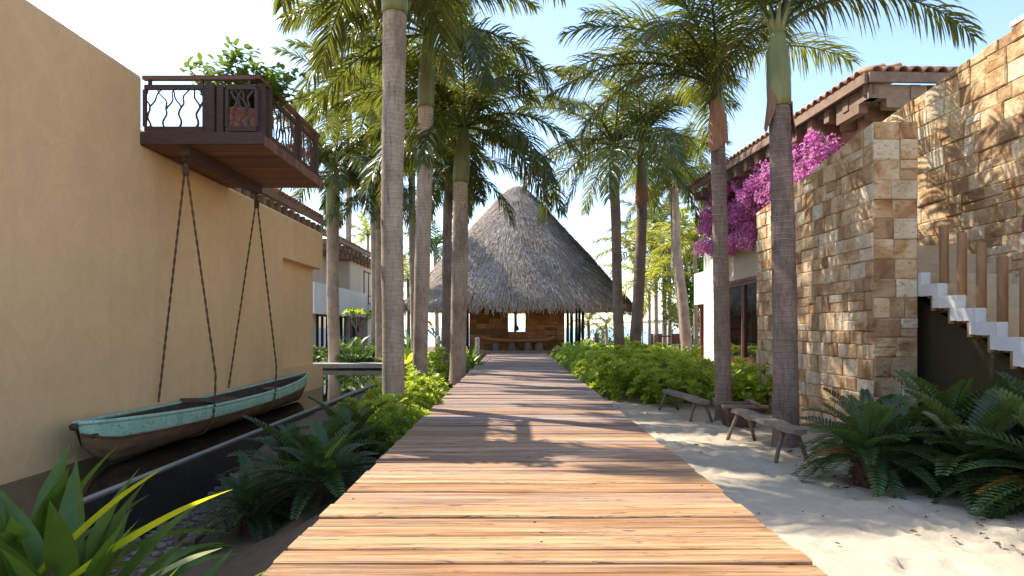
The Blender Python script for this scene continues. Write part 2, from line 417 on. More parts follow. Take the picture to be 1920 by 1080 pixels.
def axis(lo, hi, f0, f1, st, growth=1.25):
    a = list(np.arange(f0, f1, st)); s = st
    x = f1
    while x < hi: a.append(x); s = min(s*growth, 12); x += s
    a.append(hi); s = st; x = f0-st; pre = []
    while x > lo: pre.append(x); s = min(s*growth, 12); x -= s
    pre.append(lo); return pre[::-1]+a
xs = axis(-90, 90, -3.2, 5.6, .045); ys = axis(-30, 70, 1.8, 10, .045)
vs = [(x, y, gz(x, y)+foot(x, y)) for y in ys for x in xs]; nx = len(xs)
fs = [(j*nx+i, j*nx+i+1, (j+1)*nx+i+1, (j+1)*nx+i) for j in range(len(ys)-1) for i in range(nx-1)]
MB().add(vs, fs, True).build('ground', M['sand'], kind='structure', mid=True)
MB().add([(-4000, 55, -2.2), (4000, 55, -2.2), (4000, 9000, -2.2), (-4000, 9000, -2.2)], [(0,1,2,3)]).build('sea', M['sea'], kind='structure', mid=True)

# pebbles, litter
mb = MB()
for i in range(420):
    x = -2.95+abs(rnd.gauss(0, .28)); y = rnd.uniform(2.5, 6.6); r = rnd.uniform(.018, .045)
    z = gz(x, y)+foot(x, y)+r*.3; ph = rnd.uniform(0, 6)
    pr = [(0.01, -r*.6), (r*.8, -r*.35), (r, 0), (r*.75, r*.4), (.005, r*.55)]
    mb.lathe((x, y, z), pr, 7, rnd.uniform(.8, 1.2), rnd.uniform(.7, 1.1), .08)
mb.build('pebbles', M['pebble'], label='brown pebbles along the foot of the dark pond wall', cat='pebbles', kind='stuff')
mb = MB()
for i in range(260):
    if i < 225: x = rnd.uniform(2.55, 4.4); y = rnd.uniform(3.3, 6.6)
    else: x = rnd.uniform(1.4, 3.4); y = rnd.uniform(3, 10)
    s_ = rnd.uniform(.012, .03) if i > 20 else rnd.uniform(.03, .06)
    a = rnd.uniform(0, 6.28)
    mb.leaf((x, y, gz(x, y)+foot(x, y)+.012), (math.cos(a), math.sin(a), .15), (0, 0, 1), s_*2, s_, .3, .4)
mb.build('leaf_litter', M['dirt'], label='scattered dry brown leaf bits lying on the pale sand', cat='leaf litter', kind='stuff')

# ------------------------------------------------------------ boardwalk
bw = empty('boardwalk', (0, 2, -.25), kind='structure', label='long boardwalk of weathered planks leading to the thatched hut')
y = -2.0; BL, BR = -1.03, 1.275; k = 0
mb_n = MB()
while y < 25.0:
    wd = rnd.choice([.11, .14, .18, .2, .24, .28, .16, .22]); g = rnd.choice([.006, .009, .013, .02]); n = 26
    a0 = rnd.uniform(-.007, .007); a1 = rnd.uniform(-.008, .008); zt = rnd.uniform(-.007, .004); tw = rnd.uniform(-.005, .005)
    amp = rnd.choice([.002, .004, .008]); s1 = rnd.uniform(0, 99); vs = []
    for i in range(n+1):
        q = i/n; x = BL+a0+(BR+a1-BL-a0)*q
        e0 = noise.noise(Vector((x*3.1, s1, 0)))*amp+noise.noise(Vector((x*14, s1, 5)))*amp*.5
        e1 = noise.noise(Vector((x*3.1, s1+40, 0)))*amp+noise.noise(Vector((x*14, s1+9, 5)))*amp*.5
        z = zt+tw*(q-.5)*2+noise.noise(Vector((x*1.2, s1, 7)))*.004
        ya = y+e0; yb = y+wd-g+e1
        vs += [(x, ya, -.045), (x, ya, z-.006), (x, ya+.007, z), (x, yb-.007, z), (x, yb, z-.006), (x, yb, -.045)]
    fs = []
    for i in range(n):
        for j in range(6):
            j2 = (j+1) % 6; b = i*6
            fs.append((b+j, b+j2, b+6+j2, b+6+j))
    fs += [(0,1,2,3,4,5)[::-1], tuple(n*6+j for j in range(6))]
    MB().add(vs, [f[::-1] for f in fs]).build('plank', M['plank'], bw)
    if y > 2:
        for xx in rnd.sample((BL+.09, .12, BR-.1), rnd.choice((0, 1, 1))):
            mb_n.lathe((xx+rnd.uniform(-.02, .02), y+wd/2+rnd.uniform(-.03, .03), zt), [(.009, -.003), (.009, .0012), (.001, .0015)], 7)
    y += wd; k += 1
mb_n.build('nail_heads', M['hutpost'], bw, kind='stuff')
mb = MB()
for xx in (BL+.12, .1, BR-.14): mb.box((xx-.04, -2, -.20), (xx+.04, 24.9, -.048))
mb.build('joist', M['darkwood'], bw)
# ------------------------------------------------------------ pond
PX = -3.02; WX = -3.92; WZ = -.2
vs = [(WX-.02, -3, WZ), (PX, -3, WZ), (PX, 18.6, WZ), (-12, 18.6, WZ), (-12, 13.0, WZ), (WX-.02, 13.0, WZ)]
MB().add(vs, [(0,1,2,3,4,5)]).build('pond_water', M['water'], kind='structure', mid=True)
pw = empty('pond_wall', (PX, 6, -.9), 'long low dark wet stone wall edging the pond beside the planting', 'wall')
MB().box((PX, -3, -1.1), (PX+.10, 18.6, WZ+.004)).build('wall_face', M['wetwall'], pw)
MB().box((PX+.003, -3, WZ+.0045), (PX+.06, 18.6, WZ+.012)).build('rim', M['coping'], pw)
fc = empty('pond_coping', (-7, 18.8, -.2), 'flat grey stone slabs along the far end of the pond', 'coping')
x = -12.0
while x < -2.75:
    wd = rnd.uniform(1.1, 1.6); MB().box((x, 18.55, -.16), (min(x+wd-.015, -2.7), 19.3, -.04), .006).build('slab', M['coping'], fc); x += wd
MB().box((-12, 18.65, -.8), (-2.75, 19.2, -.162)).build('base', M['wetwall'], fc)

# ------------------------------------------------------------ left tan building (shaded wall)
lb = empty('tan_building', (-4.5, 6, -.9), 'tall smooth tan stucco building wall behind the hanging boat', 'building')
H1, H2, YE, YS = 3.66, 2.945, 13.1, 6.72
def rslab(x0, x1, y0, y1, z0, z1, r=.05):
    # slab with rounded top right edge, profile in XZ extruded in Y
    prof = [(x1, z0)]
    for i in range(6):
        a = math.pi/2*i/5; prof.append((x1-r+r*math.cos(a), z1-r+r*math.sin(a)))
    prof += [(x0, z1), (x0, z0)]; n = len(prof); mb = MB()
    vs = [(x, yy, z) for yy in (y0, y1) for x, z in prof]
    fs = [(i, (i+1) % n, n+(i+1) % n, n+i) for i in range(n)]+[tuple(range(n))[::-1], tuple(range(n, 2*n))]
    return mb.add(vs, fs)
rslab(-9, WX, -4, YS, -1.1, H1).build('high_wall', M['stucco'], lb)
# low wall with recessed panel: ring of pieces
ry0 = 10.85; rz0 = 0.27; rz1 = 2.20
mb = rslab(-9, WX, YS+.002, ry0, -1.1, H2)
mb.build('low_wall', M['stucco'], lb)
rslab(-9, WX, ry0, YE, rz1, H2).build('lintel', M['stucco'], lb)
MB().box((-9, ry0, -1.1), (WX, YE, rz0)).build('plinth', M['stucco'], lb)
MB().box((-9, ry0, rz0), (WX-.20, YE-.002, rz1)).build('recessed_panel', M['stucco'], lb)
# tiled roof building behind the wall
def barrel_tile(L=.42, r=.095):
    mb = MB(); n = 7; vs = []
    for q, rr, dz in ((0, r, 0), (1, r*.82, 0)):
        for i in range(n):
            a = math.pi*i/(n-1); vs.append((rr*math.cos(a), q*L, rr*math.sin(a)))
        for i in range(n):
            a = math.pi*i/(n-1); k2 = rr-.016; vs.append((k2*math.cos(a), q*L, k2*math.sin(a)))
    fs = []
    for i in range(n-1):
        fs.append((i, i+1, 2*n+i+1, 2*n+i)); fs.append((n+i+1, n+i, 3*n+i, 3*n+i+1)); fs.append((i+1, i, n+i, n+i+1))
    fs += [(0, 2*n, 3*n, n), (n-1, 2*n-1, 4*n-1, 3*n-1)]
    return mb.add(vs, fs, True).mesh('tile', M['tile'])
TILE = barrel_tile()
def eave(parent, a, b, z, inward, slope=22, rows=3, step=.2, corb=.62, cl=.75, name_c='corbel', ma=False, mb_=False):
    """tiled eave from point a to b (xy) at height z, roof rising towards inward (xy unit)"""
    a = Vector((a[0], a[1], 0)); b = Vector((b[0], b[1], 0)); d = (b-a); L = d.length; d.normalize()
    inw = Vector((inward[0], inward[1], 0)).normalized(); base = wloc(parent); sl_ = R(slope)
    ang = math.atan2(inw.y, inw.x)-math.pi/2
    nt = int(L/step)
    for r_ in range(rows):
        for i in range(nt):
            p = a+d*(i+.5)*step+inw*(r_*.36*math.cos(sl_)-.06)
            off = r_*.33-.06
            if ma and (i+.5)*step < off+.1: continue
            if mb_ and L-(i+.5)*step < off+.1: continue
            zz = z+r_*.36*math.sin(sl_)+.02+.004*r_
            place('tile', TILE, parent, Vector((p.x, p.y, zz))-base, (sl_+R(rnd.uniform(-2, 2)), 0, ang+R(rnd.uniform(-3, 3))))
    # sheathing board, fascia
    w_ = 1.6
    q = [a-inw*.0, b, b+inw*w_-d*(w_ if mb_ else 0), a+inw*w_+d*(w_ if ma else 0)]; up = w_*math.tan(sl_)
    vs = [(q[0].x, q[0].y, z), (q[1].x, q[1].y, z), (q[2].x, q[2].y, z+up), (q[3].x, q[3].y, z+up)]
    vs += [(x, y_, zz-.05) for x, y_, zz in vs]
    MB().add(vs, [(0,1,2,3), (7,6,5,4), (0,4,5,1), (1,5,6,2), (2,6,7,3), (3,7,4,0)]).build('roof_board', M['tile'], parent)
    MB().beam((a.x-inw.x*.028, a.y-inw.y*.028, z-.045), (b.x-inw.x*.028, b.y-inw.y*.028, z-.045), .05, .15).build('fascia', M['beam'], parent)
    nc = int(L/corb)
    for i in range(nc+1):
        p = a+d*(.12+i*corb*(L-.24)/(nc*corb))
        p0 = p+inw*.04; p1 = p+inw*cl
        MB().beam((p0.x, p0.y, z-.225), (p1.x, p1.y, z-.225), .15, .21).beam((p0.x+inw.x*.28, p0.y+inw.y*.28, z-.395), (p1.x, p1.y, z-.395), .147, .13).build(name_c, M['beam'], parent)
rb = empty('tiled_building', (-6, 15, -.3), 'building with clay tile eave and beam ends rising just behind the tan wall', 'building')
MB().box((-10, 11.0, -.3), (-5.85, 16.2, 4.05)).build('wall', M['cream'], rb)
eave(rb, (-5.05, 10.5), (-5.05, 16.9), 3.82, (-1, 0), corb=.42, cl=.85)

# far left two storey villa
vb = empty('cream_villa', (-9, 30, -.3), 'two storey cream villa with tile roof at far left past the pond', 'villa')
VX = -7.55
MB().box((-14, 25.0, -.3), (VX-.9, 35, 4.95)).build('upper_wall', M['cream'], vb)
MB().box((-14, 24.2, 1.55), (VX, 33.0, 2.75)).build('terrace_wall', M['white'], vb)
MB().box((VX-.9+.002, 29.6, 2.752), (VX-.05, 35, 4.68)).build('upper_wall', M['cream'], vb)
# lower walls
MB().box((-14, 24.4, -.3), (VX-.5, 26.0, 1.548)).build('lower_wall', M['cream'], vb)
MB().box((VX-.9, 33.2, -.3), (VX-.05, 35, 2.74)).build('lower_wall', M['white'], vb)
def window(parent, x, y0, y1, z0, z1, nm=2, fr='redframe', th=.06, nx=1):
    f = empty('window', (x-wloc(parent).x, (y0+y1)/2-wloc(parent).y, z0-wloc(parent).z), parent=parent)
    mb = MB(); mb.box((x-.06, y0, z0), (x+.03, y0+th, z1)).box((x-.06, y1-th, z0), (x+.03, y1, z1))
    mb.box((x-.06, y0+th, z1-th), (x+.028, y1-th, z1)).box((x-.06, y0+th, z0), (x+.028, y1-th, z0+th))
    for i in range(1, nm):
        yy = y0+(y1-y0)*i/nm; mb.box((x-.055, yy-th/2, z0+th), (x+.025, yy+th/2, z1-th))
    mb.build('frame', M[fr], f)
    for i in range(nm):
        a = y0+(y1-y0)*i/nm; b = y0+(y1-y0)*(i+1)/nm
        MB().box((x-.035, a+th/2+.003, z0+th+.002), (x-.025, b-th/2-.003, z1-th-.002)).build('pane', M['glass'], f)
window(vb, VX-.46, 26.1, 28.2, -.2, 1.54, 3, 'hutpost')
MB().box((VX-.75, 28.3, -.3), (VX-.45, 28.9, 1.547)).build('pier', M['white'], vb)
window(vb, VX-.46, 29.0, 32.9, -.2, 1.54, 5, 'hutpost')
window(vb, VX-.04, 32.3, 34.4, 2.25, 3.9, 2, 'hutpost')
MB().box((-13, 25.5, 2.76), (-8.7, 26.5, 3.0)).build('planter', M['cream'], vb)
eave(vb, (VX+.55, 24.5), (VX+.55, 35.3), 4.55, (-1, 0), corb=.7, cl=1.2)
vbb = MB().box((VX+.0, 33.0, 1.75), (VX+.75, 34.9, 1.9)).build('balcony_floor', M['hutpost'], vb)
mb = MB().beam((VX+.72, 33.0, 2.65), (VX+.72, 34.9, 2.65), .05, .05)
mb.beam((VX, 33.02, 2.65), (VX+.72, 33.02, 2.65), .05, .05)
for i in range(14): mb.beam((VX+.72, 33.02+i*.14, 1.9), (VX+.72, 33.02+i*.14, 2.65), .02, .02)
for i in range(5): mb.beam((VX+.05+i*.15, 33.02, 1.9), (VX+.05+i*.15, 33.02, 2.65), .02, .02)
mb.build('balcony_railing', M['hutpost'], vb)

# ------------------------------------------------------------ balcony
bal = empty('balcony', (-3.3, 7.75, 2.85), 'wooden balcony with twisted branch railing projecting over the tan wall', 'balcony')
BY0, BY1, BX1, BZ = 6.74, 8.82, -2.64, 2.93
ny = 15; st = (BY1-BY0)/ny
for i in range(ny):
    y0 = BY0+i*st; jx = rnd.uniform(-.008, .008)
    MB().box((-4.6, y0+.004, BZ), (BX1+jx, y0+st-.004, BZ+.11), .002).build('deck_board', M['redwood'], bal)
MB().box((-4.6, BY0-.035, BZ+.0), (BX1+.01, BY0-.002, BZ+.125)).build('edge_board', M['darkwood'], bal)
MB().box((-3.55, BY0+.05, BZ-.10), (-3.45, BY1-.05, BZ-.002)).build('support_beam', M['darkwood'], bal)
TZ = BZ+.12; RT = 3.64
def post(x, y, z1=RT-.08, w_=.1):
    MB().box((x-w_/2, y-w_/2, TZ), (x+w_/2, y+w_/2, z1), .003).build('railing_post', M['darkwood'], bal)
def curvy(a, b, amp, n=6):
    a = Vector(a); b = Vector(b); o = []
    ph = rnd.uniform(0, 6)
    for i in range(n+1):
        q = i/n; p = a.lerp(b, q); s_ = math.sin(q*math.pi)*amp*math.sin(q*4+ph)
        o.append((p, s_))
    return o
def panel(a, b, nb_, forks=True):
    """railing panel between xy points a and b: frame and branches"""
    A = Vector((a[0], a[1], 0)); B = Vector((b[0], b[1], 0)); d = (B-A); L = d.length; d.normalize(); z0 = TZ+.05; z1 = RT-.1
    mb = MB()
    for z in (z0, z1): mb.beam(A+Vector((0,0,z)), B+Vector((0,0,z)), .035, .05)
    for q in (.0, 1.0): p = A.lerp(B, q); mb.beam(p+Vector((0,0,z0+.025)), p+Vector((0,0,z1-.025)), .034, .034)
    mb.build('railing_frame', M['darkwood'], bal)
    for i in range(nb_):
        q = (i+.5)/nb_*L+rnd.uniform(-.03, .03); mb = MB(); kind = rnd.random(); r0 = rnd.uniform(.009, .013)
        zt, zb = (z1-.02, z0+.02) if rnd.random() < .5 else (z0+.02, z1-.02)
        zm = zb+(zt-zb)*rnd.uniform(.4, .6); qb = q+rnd.uniform(-.03, .03); qm = q+rnd.uniform(-.03, .03)
        def seg(qa, za, qc, zc, ra, rc):
            pts = curvy(A+d*qa+Vector((0,0,za)), A+d*qc+Vector((0,0,zc)), rnd.uniform(.02, .05))
            pts = [p+d*s_ for p, s_ in pts]; n = len(pts)
            mb.tube(pts, [ra+(rc-ra)*k_/(n-1) for k_ in range(n)], 6)
        cl_ = lambda z: max(.03, min(L-.03, z))
        seg(cl_(qb), zb, cl_(qm), zm, r0*1.15, r0)
        w2 = rnd.uniform(.06, .13)
        seg(cl_(qm), zm, cl_(qm-w2), zt, r0, r0*.7)
        seg(cl_(qm), zm, cl_(qm+w2), zt, r0, r0*.7)
        mb.build('branch', M['branch'], bal)
panel((-3.9, BY0+.02), (-3.27, BY0+.02), 4)
post(-3.20, BY0+.03, RT-.07); post(-3.10, BY0+.03, RT-.09, .07)
panel((-3.03, BY0+.02), (-2.72, BY0+.02), 4)
MB().beam((-3.92, BY0+.03, RT), (-2.72, BY0+.03, RT), .06, .04).build('handrail', M['redwood'], bal)
for xx in (-3.85, -3.3, -2.8): MB().box((xx-.015, BY0+.015, RT-.075), (xx+.015, BY0+.045, RT-.022)).build('rail_block', M['darkwood'], bal)
MB().beam((BX1-.06, BY0-.02, RT), (BX1-.06, BY1, RT), .06, .04).build('handrail', M['redwood'], bal)
for yy in (BY0+.1, BY0+.28, BY0+1.25, BY0+1.95): post(BX1-.06, yy, RT-.03, .07)
panel((BX1-.06, BY0+.36), (BX1-.06, BY0+1.18), 7); panel((BX1-.06, BY0+1.32), (BX1-.06, BY0+1.88), 5)
for yy in (BY0+.08, BY1-.12):
    mb = MB(); ring = [(-3.5, yy+.0+.035*math.cos(a), BZ-.135+.035*math.sin(a)) for a in np.linspace(0, 2*math.pi, 13)]
    mb.tube(ring, .009, 6, False).build('eye_ring', M['hutpost'], bal)
# pot and bush
pot = empty('flower_pot', (-3.02, 7.25, TZ-.02), 'round terracotta pot on the balcony deck holding a shrub', 'pot')
MB().lathe((-3.02, 7.25, TZ-.01), [(.12, 0), (.19, .04), (.25, .14), (.265, .24), (.25, .31), (.285, .32), (.285, .37), (.24, .37), (.23, .30), (.01, .30)], 24).build('body', M['terra'], pot)
bush = empty('potted_shrub', (-3.02, 7.25, TZ+.28), 'leafy light green shrub growing from the balcony pot', 'shrub')
mb = MB(); lf = MB()
for i in range(44):
    a = rnd.uniform(0, 6.28); e = rnd.uniform(.75, 1.5); L = rnd.uniform(.4, .85)
    d = Vector((math.cos(a)*math.cos(e), math.sin(a)*math.cos(e), math.sin(e)))
    p0 = Vector((-3.02, 7.25, TZ+.27)); pts = [p0]; p = p0.copy(); dd = d.copy()
    for s_ in range(5):
        dd = (dd+Vector((rnd.uniform(-.22, .22)+math.cos(a)*.1, rnd.uniform(-.22, .22)+math.sin(a)*.1, rnd.uniform(-.1, .05)))).normalized(); p = p+dd*L/5; pts.append(p.copy())
        if s_ > 0:
            for k in range(9):
                b = rnd.uniform(0, 6.28); q = p+Vector((rnd.uniform(-.07, .07), rnd.uniform(-.07, .07), rnd.uniform(-.07, .07)))
                lf.leaf(q, (math.cos(b), math.sin(b), rnd.uniform(-.1, .9)), (0, 0, 1), rnd.uniform(.08, .12), rnd.uniform(.045, .062), .3, .2, prof=(.3, .95, .8, 0))
    mb.tube(pts, [.012, .01, .008, .006, .005, .003], 5)
mb.build('stems', M['branch'], bush, kind='stuff'); lf.build('foliage', M['potleaf'], bush, kind='stuff')

# ------------------------------------------------------------ boat and ropes
boat = empty('wooden_boat', (-3.57, 8.0, -.18), 'narrow green and brown wooden boat hanging on ropes over the pond', 'boat')
ns = 30
def bst(q):   # q 0..1 -> y, halfwidth, gunwale z, keel z
    yy = 5.28+5.62*q; s_ = 2*q-1
    hw = .275*(1-abs(s_)**2.6)**.8+.012; gzv = .13+.085*abs(s_)**2.2; kz = -.185+.24*max(0, abs(s_)-.70)**1.4/.30**1.4*1.0
    kz = -.185+.20*max(0, (abs(s_)-.86)/.14)**1.6
    return yy, hw, gzv, kz
def hullpt(q, u):   # u -1..1 across; 0 keel
    yy, hw, g_, k_ = bst(q); a = abs(u)
    x = hw*(math.sin(min(1, a*1.08)*math.pi/2)**.75 if a < .93 else 1); z = k_+(g_-k_)*(1-math.cos(a*math.pi/2))**.8
    rake = (2*q-1)**5*.14*(z-k_)/.4
    return Vector((-3.57+(x if u > 0 else -x), yy+rake, z))
def strip(u0, u1, nu, off, name, mat, flip=False):
    mb = MB()
    for i in range(ns):
        for j in range(nu):
            c_ = []
            for (a_, b_) in ((i, j), (i+1, j), (i+1, j+1), (i, j+1)):
                p = hullpt(a_/ns, u0+(u1-u0)*b_/nu); ctr = Vector((-3.57, p.y, .15))
                p = p+(ctr-p).normalized()*off if off else p
                c_.append(p)
            mb.add(c_, [(0,1,2,3)], True)
    return mb
m1 = strip(-.69, .69, 14, 0, '', None); m1.build('hull', M['hull'], boat)
for sgn in (-1, 1):
    strip(sgn*.69, sgn*1.0, 6, -.006, '', None).build('painted_strake', M['green'], boat)
    pts = [hullpt(i/ns, sgn*1.0) for i in range(ns+1)]
    MB().tube([p+Vector((0,0,.006)) for p in pts], .019, 8).build('gunwale', M['green'], boat)
    MB().tube([hullpt(i/ns, sgn*.69)+Vector((.008*sgn, 0, 0)) for i in range(ns+1)], .009, 6).build('rubbing_strip', M['hull'], boat)
mi = strip(-1, 1, 16, .03, '', None); mi.build('inner_hull', M['oldwood'], boat)
MB().box((-3.84, 7.95, .075), (-3.30, 8.13, .105)).build('thwart', M['greywood'], boat)
MB().box((-3.80, 9.6, .07), (-3.34, 9.75, .10)).build('thwart', M['greywood'], boat)
MB().beam((-3.86, 7.4, .165), (-3.28, 7.55, .165), .05, .04).build('crossbar', M['oldwood'], boat)
mb = MB(); mb.lathe((-3.57, 5.19, .165), [(.004, 0), (.03, .01), (.034, .045), (.01, .062), (.001, .062)], 10); mb.build('bow_cap', M['hutpost'], boat)
MB().beam((-3.515, 5.33, .10), (-3.50, 5.42, .10), .012, .035).build('bow_slot', M['hutpost'], boat)
def twisted(pts, r, nm, parent):
    # rope: helical two strands
    P_ = [Vector(p) for p in pts]; out = []
    for a, b in zip(P_[:-1], P_[1:]):
        n = max(2, int((b-a).length/.03))
        for i in range(n): out.append(a.lerp(b, i/n))
    out.append(P_[-1])
    mb = MB()
    for s_ in (0, math.pi):
        q = []
        for i, p in enumerate(out):
            t_ = i*.9+s_; q.append(p+Vector((math.cos(t_), math.sin(t_), 0))*r*.5)
        mb.tube(q, r*.62, 5)
    return mb.build(nm, M['rope'], parent)
for k, (hy, by, lab) in enumerate(((BY0+.08, 7.0, 'near twisted rope loop holding the boat up to the balcony'), (BY1-.12, 8.75, 'far twisted rope loop holding the boat up to the balcony'))):
    ro = empty('rope', (-3.5, hy, BZ-.17), lab, 'rope', 'ropes holding the boat')
    top = Vector((-3.5, hy, BZ-.16))
    q = (by-5.28)/5.62; L = hullpt(q, -1)-Vector((.03, 0, 0)); G = hullpt(q, 1)+Vector((.028, 0, 0))
    under = [hullpt(q, u)+Vector((.02*(1 if u > 0 else -1), 0, -.02)) for u in (1, .85, .6, .3, 0, -.3, -.6, -.85, -1)]
    twisted([top, (L+Vector((-.02, 0, .05)))], .0125, 'strand', ro)
    twisted([top, G+Vector((.01, 0, .35)), G], .0125, 'strand', ro)
    twisted(under, .0125, 'sling', ro)
    mb = MB()
    for j in range(5): mb.tube([(-3.5+.026*math.cos(a), hy+.026*math.sin(a), BZ-.2-j*.022) for a in np.linspace(0, 2*math.pi, 11)], .011, 5, False)
    mb.build('knot', M['rope'], ro)
# ------------------------------------------------------------ stone walls right
def stone_wall(parent, O, U, Nv, W, top, z0, rows=(.16, .23), widths=(.16, .42), mat='stone', proud=.02, name='stone', gap=.006):
    O = Vector(O); U = Vector(U).normalized(); Nv = Vector(Nv).normalized(); z = z0; r = 0
    mx = max(top(0), top(W))
    while z < mx-.03:
        h = rnd.uniform(*rows); u = 0
        if mx-z-h < .1: h = mx-z
        while u < W-1e-4:
            wd = rnd.uniform(*widths)
            if W-u-wd < widths[0]*.8: wd = W-u
            z1a = min(z+h, top(u)); z1b = min(z+h, top(u+wd))
            zz = z; hh = h
            if min(z1a, z1b)-z > .02:
                subs = [(z, z1a, z1b)]
                if rnd.random() < .2 and h > .19 and z1a == z+h and z1b == z+h:
                    zm = z+h*rnd.uniform(.4, .6); subs = [(z, zm, zm), (zm, z1a, z1b)]
                for (s0, sa, sb) in subs:
                    dp = proud*rnd.uniform(.25, 1.25); g = gap/2; iv = .012
                    def pt(uu, zc, dd): return O+U*uu+Nv*dd+Vector((0, 0, zc))
                    j = lambda: rnd.uniform(-.004, .004)
                    a0, a1 = u+g, u+wd-g
                    vs = []
                    for dd, ii in ((-.03, 0), (dp-.008, 0), (dp, iv)):
                        for (uu, zc) in ((a0+ii, s0+g+ii), (a1-ii, s0+g+ii), (a1-ii, sb-g-ii), (a0+ii, sa-g-ii)):
                            vs.append(pt(uu+j()*.5, zc+j()*.5, dd+(j() if ii else 0)))
                    fs = [(8, 9, 10, 11)]
                    for L_ in (0, 4):
                        for i in range(4): i2 = (i+1) % 4; fs.append((L_+i, L_+i2, L_+4+i2, L_+4+i))
                    MB().add(vs, fs).build(name, M[mat], parent)
            u += wd
        z += h; r += 1
SX = 3.83; SY0, SY1 = 6.80, 10.05; PXR = 4.285
sw = empty('stone_wall', (4.05, 8.4, -.25), 'sunlit travertine block wall with front pillar beside the dark stair recess', 'stone wall')
topf = lambda u: 3.19-(3.19-2.80)*u/(SY1-SY0)
vs = []
for x in (SX+.0, PXR): vs += [(x, SY0+.0, -.5), (x, SY1, -.5), (x, SY1, 2.79), (x, SY0, 3.18)]
MB().add(vs, [(0,1,2,3), (7,6,5,4), (0,4,5,1), (1,5,6,2), (2,6,7,3), (3,7,4,0)]).build('core', M['mortar'], sw)
stone_wall(sw, (SX, SY0, 0), (0, 1, 0), (-1, 0, 0), SY1-SY0, topf, -.40, (.13, .225), (.10, .34), proud=.03, gap=.004)
stone_wall(sw, (SX-.012, SY0, 0), (1, 0, 0), (0, -1, 0), PXR-SX+.01, lambda u: 3.19, -.40, (.20, .235), (.16, .30))
stone_wall(sw, (SX, SY1, 0), (1, 0, 0), (0, 1, 0), PXR-SX, lambda u: 2.8, -.40, (.20, .235), (.16, .30))
# back stair wall
WX2 = 5.33
bwl = empty('tall_stone_wall', (5.5, 7, -.25), 'tall dappled travertine wall rising behind the stairs at far right', 'stone wall')
y0, y1 = 1.5, 9.4; tf = lambda u: 4.22-(u-5)*.085
vs = []
for x in (WX2, WX2+.45): vs += [(x, y0, -.5), (x, y1, -.5), (x, y1, tf(y1-y0)-.01), (x, y0, tf(0)-.01)]
MB().add(vs, [(0,1,2,3), (7,6,5,4), (0,4,5,1), (1,5,6,2), (2,6,7,3), (3,7,4,0)]).build('core', M['mortar'], bwl)
stone_wall(bwl, (WX2, 5.6, 0), (0, 1, 0), (-1, 0, 0), 3.8, lambda u: tf(u+4.1), .5, (.15, .24), (.14, .4), proud=.03, gap=.004)
stone_wall(bwl, (WX2, 2.0, 0), (0, 1, 0), (-1, 0, 0), 3.6, lambda u: tf(u+.5), -.4, (.35, .5), (.5, .9))
MB().box((WX2-.03, 3.0, 4.215), (WX2+.48, 6.85, 4.27)).build('coping', M['white'], bwl)
# stairs
stt = empty('staircase', (4.8, 6.5, -.25), 'stone staircase with white stepped edge climbing beside the pillar', 'staircase')
TX0, run, rise = 4.29, .265, .133
nst = 13
for i in range(-4, 9):
    ya = 6.80-i*run-run*0; z = 1.448-i*rise
    # step i: front edge at ya-run.. tread from ya-run to ya
    if z < -.3: break
    MB().box((TX0+.10, ya-run, z-rise-.002 if i < 8 else -.3), (WX2-.005, ya+(.3 if i == -4 else 0), z)).build('step', M['tread'], stt)
# stringer zigzag on outer face
mb = MB()
for i in range(-1, 8):
    ya = 6.80-i*run; z = 1.448-i*rise
    mb.box((TX0, ya-run-.055, z-.115), (TX0+.097, ya-.056, z+.006))
    mb.box((TX0-.001, ya-run-.055, z-rise-.11), (TX0+.0975, ya-run+.03, z-.1155))
mb.build('stepped_edge', M['whitestone'], stt)
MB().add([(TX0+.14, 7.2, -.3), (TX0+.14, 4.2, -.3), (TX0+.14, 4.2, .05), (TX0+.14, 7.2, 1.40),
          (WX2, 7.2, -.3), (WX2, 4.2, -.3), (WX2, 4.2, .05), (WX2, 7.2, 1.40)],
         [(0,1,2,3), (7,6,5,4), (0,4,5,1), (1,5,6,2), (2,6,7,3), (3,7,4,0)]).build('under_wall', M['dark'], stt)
MB().box((PXR+.01, 8.25, 1.0), (WX2, 8.4, 2.0)).build('landing_wall', M['cream'], stt)
for i in range(0, 8):
    ya = 6.74-i*run+.0; z = 1.448-i*rise
    pz = z+.62+rnd.uniform(-.02, .02); yy = ya-.10; xx = TX0+.17
    mb = MB(); mb.tube([(xx, yy, z-.29), (xx, yy, z+.2), (xx, yy, pz-.006), (xx, yy, pz)], [.044, .044, .044, .038], 14)
    mb.build('railing_pole', M['pole'], stt)
    mb = MB(); mb.lathe((TX0+.045, ya-.14, z-.27), [(.034, 0), (.034, .16), (.001, .16)], 12); mb.build('pole_foot', M['pole'], stt)

# ------------------------------------------------------------ right building
rbd = empty('right_villa', (7, 14, -.25), 'villa with tiled roof, beam ends and glass doors behind the stone wall', 'villa')
MB().box((5.75, 10.6, 2.95), (11, 17.2, 4.88)).build('upper_wall', M['pink'], rbd)
MB().box((6.3, 10.75, 4.882), (11, 16.5, 5.08)).build('upper_wall', M['pink'], rbd)
MB().box((5.80, 10.35, 2.25), (11, 18.3, 3.25)).build('parapet', M['cream'], rbd)
MB().box((5.80, 10.2, -.25), (11, 14.9, 2.248)).build('lower_wall', M['cream'], rbd)
MB().box((5.78, 17.5, -.25), (6.2, 18.35, 2.249)).build('pier', M['cream'], rbd)
MB().box((5.72, 18.36, -.25), (6.15, 19.3, 3.35)).build('pier', M['white'], rbd)
MB().box((5.85, 19.31, 1.75), (7.4, 20.8, 2.75)).build('overhang', M['white'], rbd)
MB().box((6.0, 20.6, -.25), (6.1, 20.7, 1.748)).build('red_post', M['redframe'], rbd)
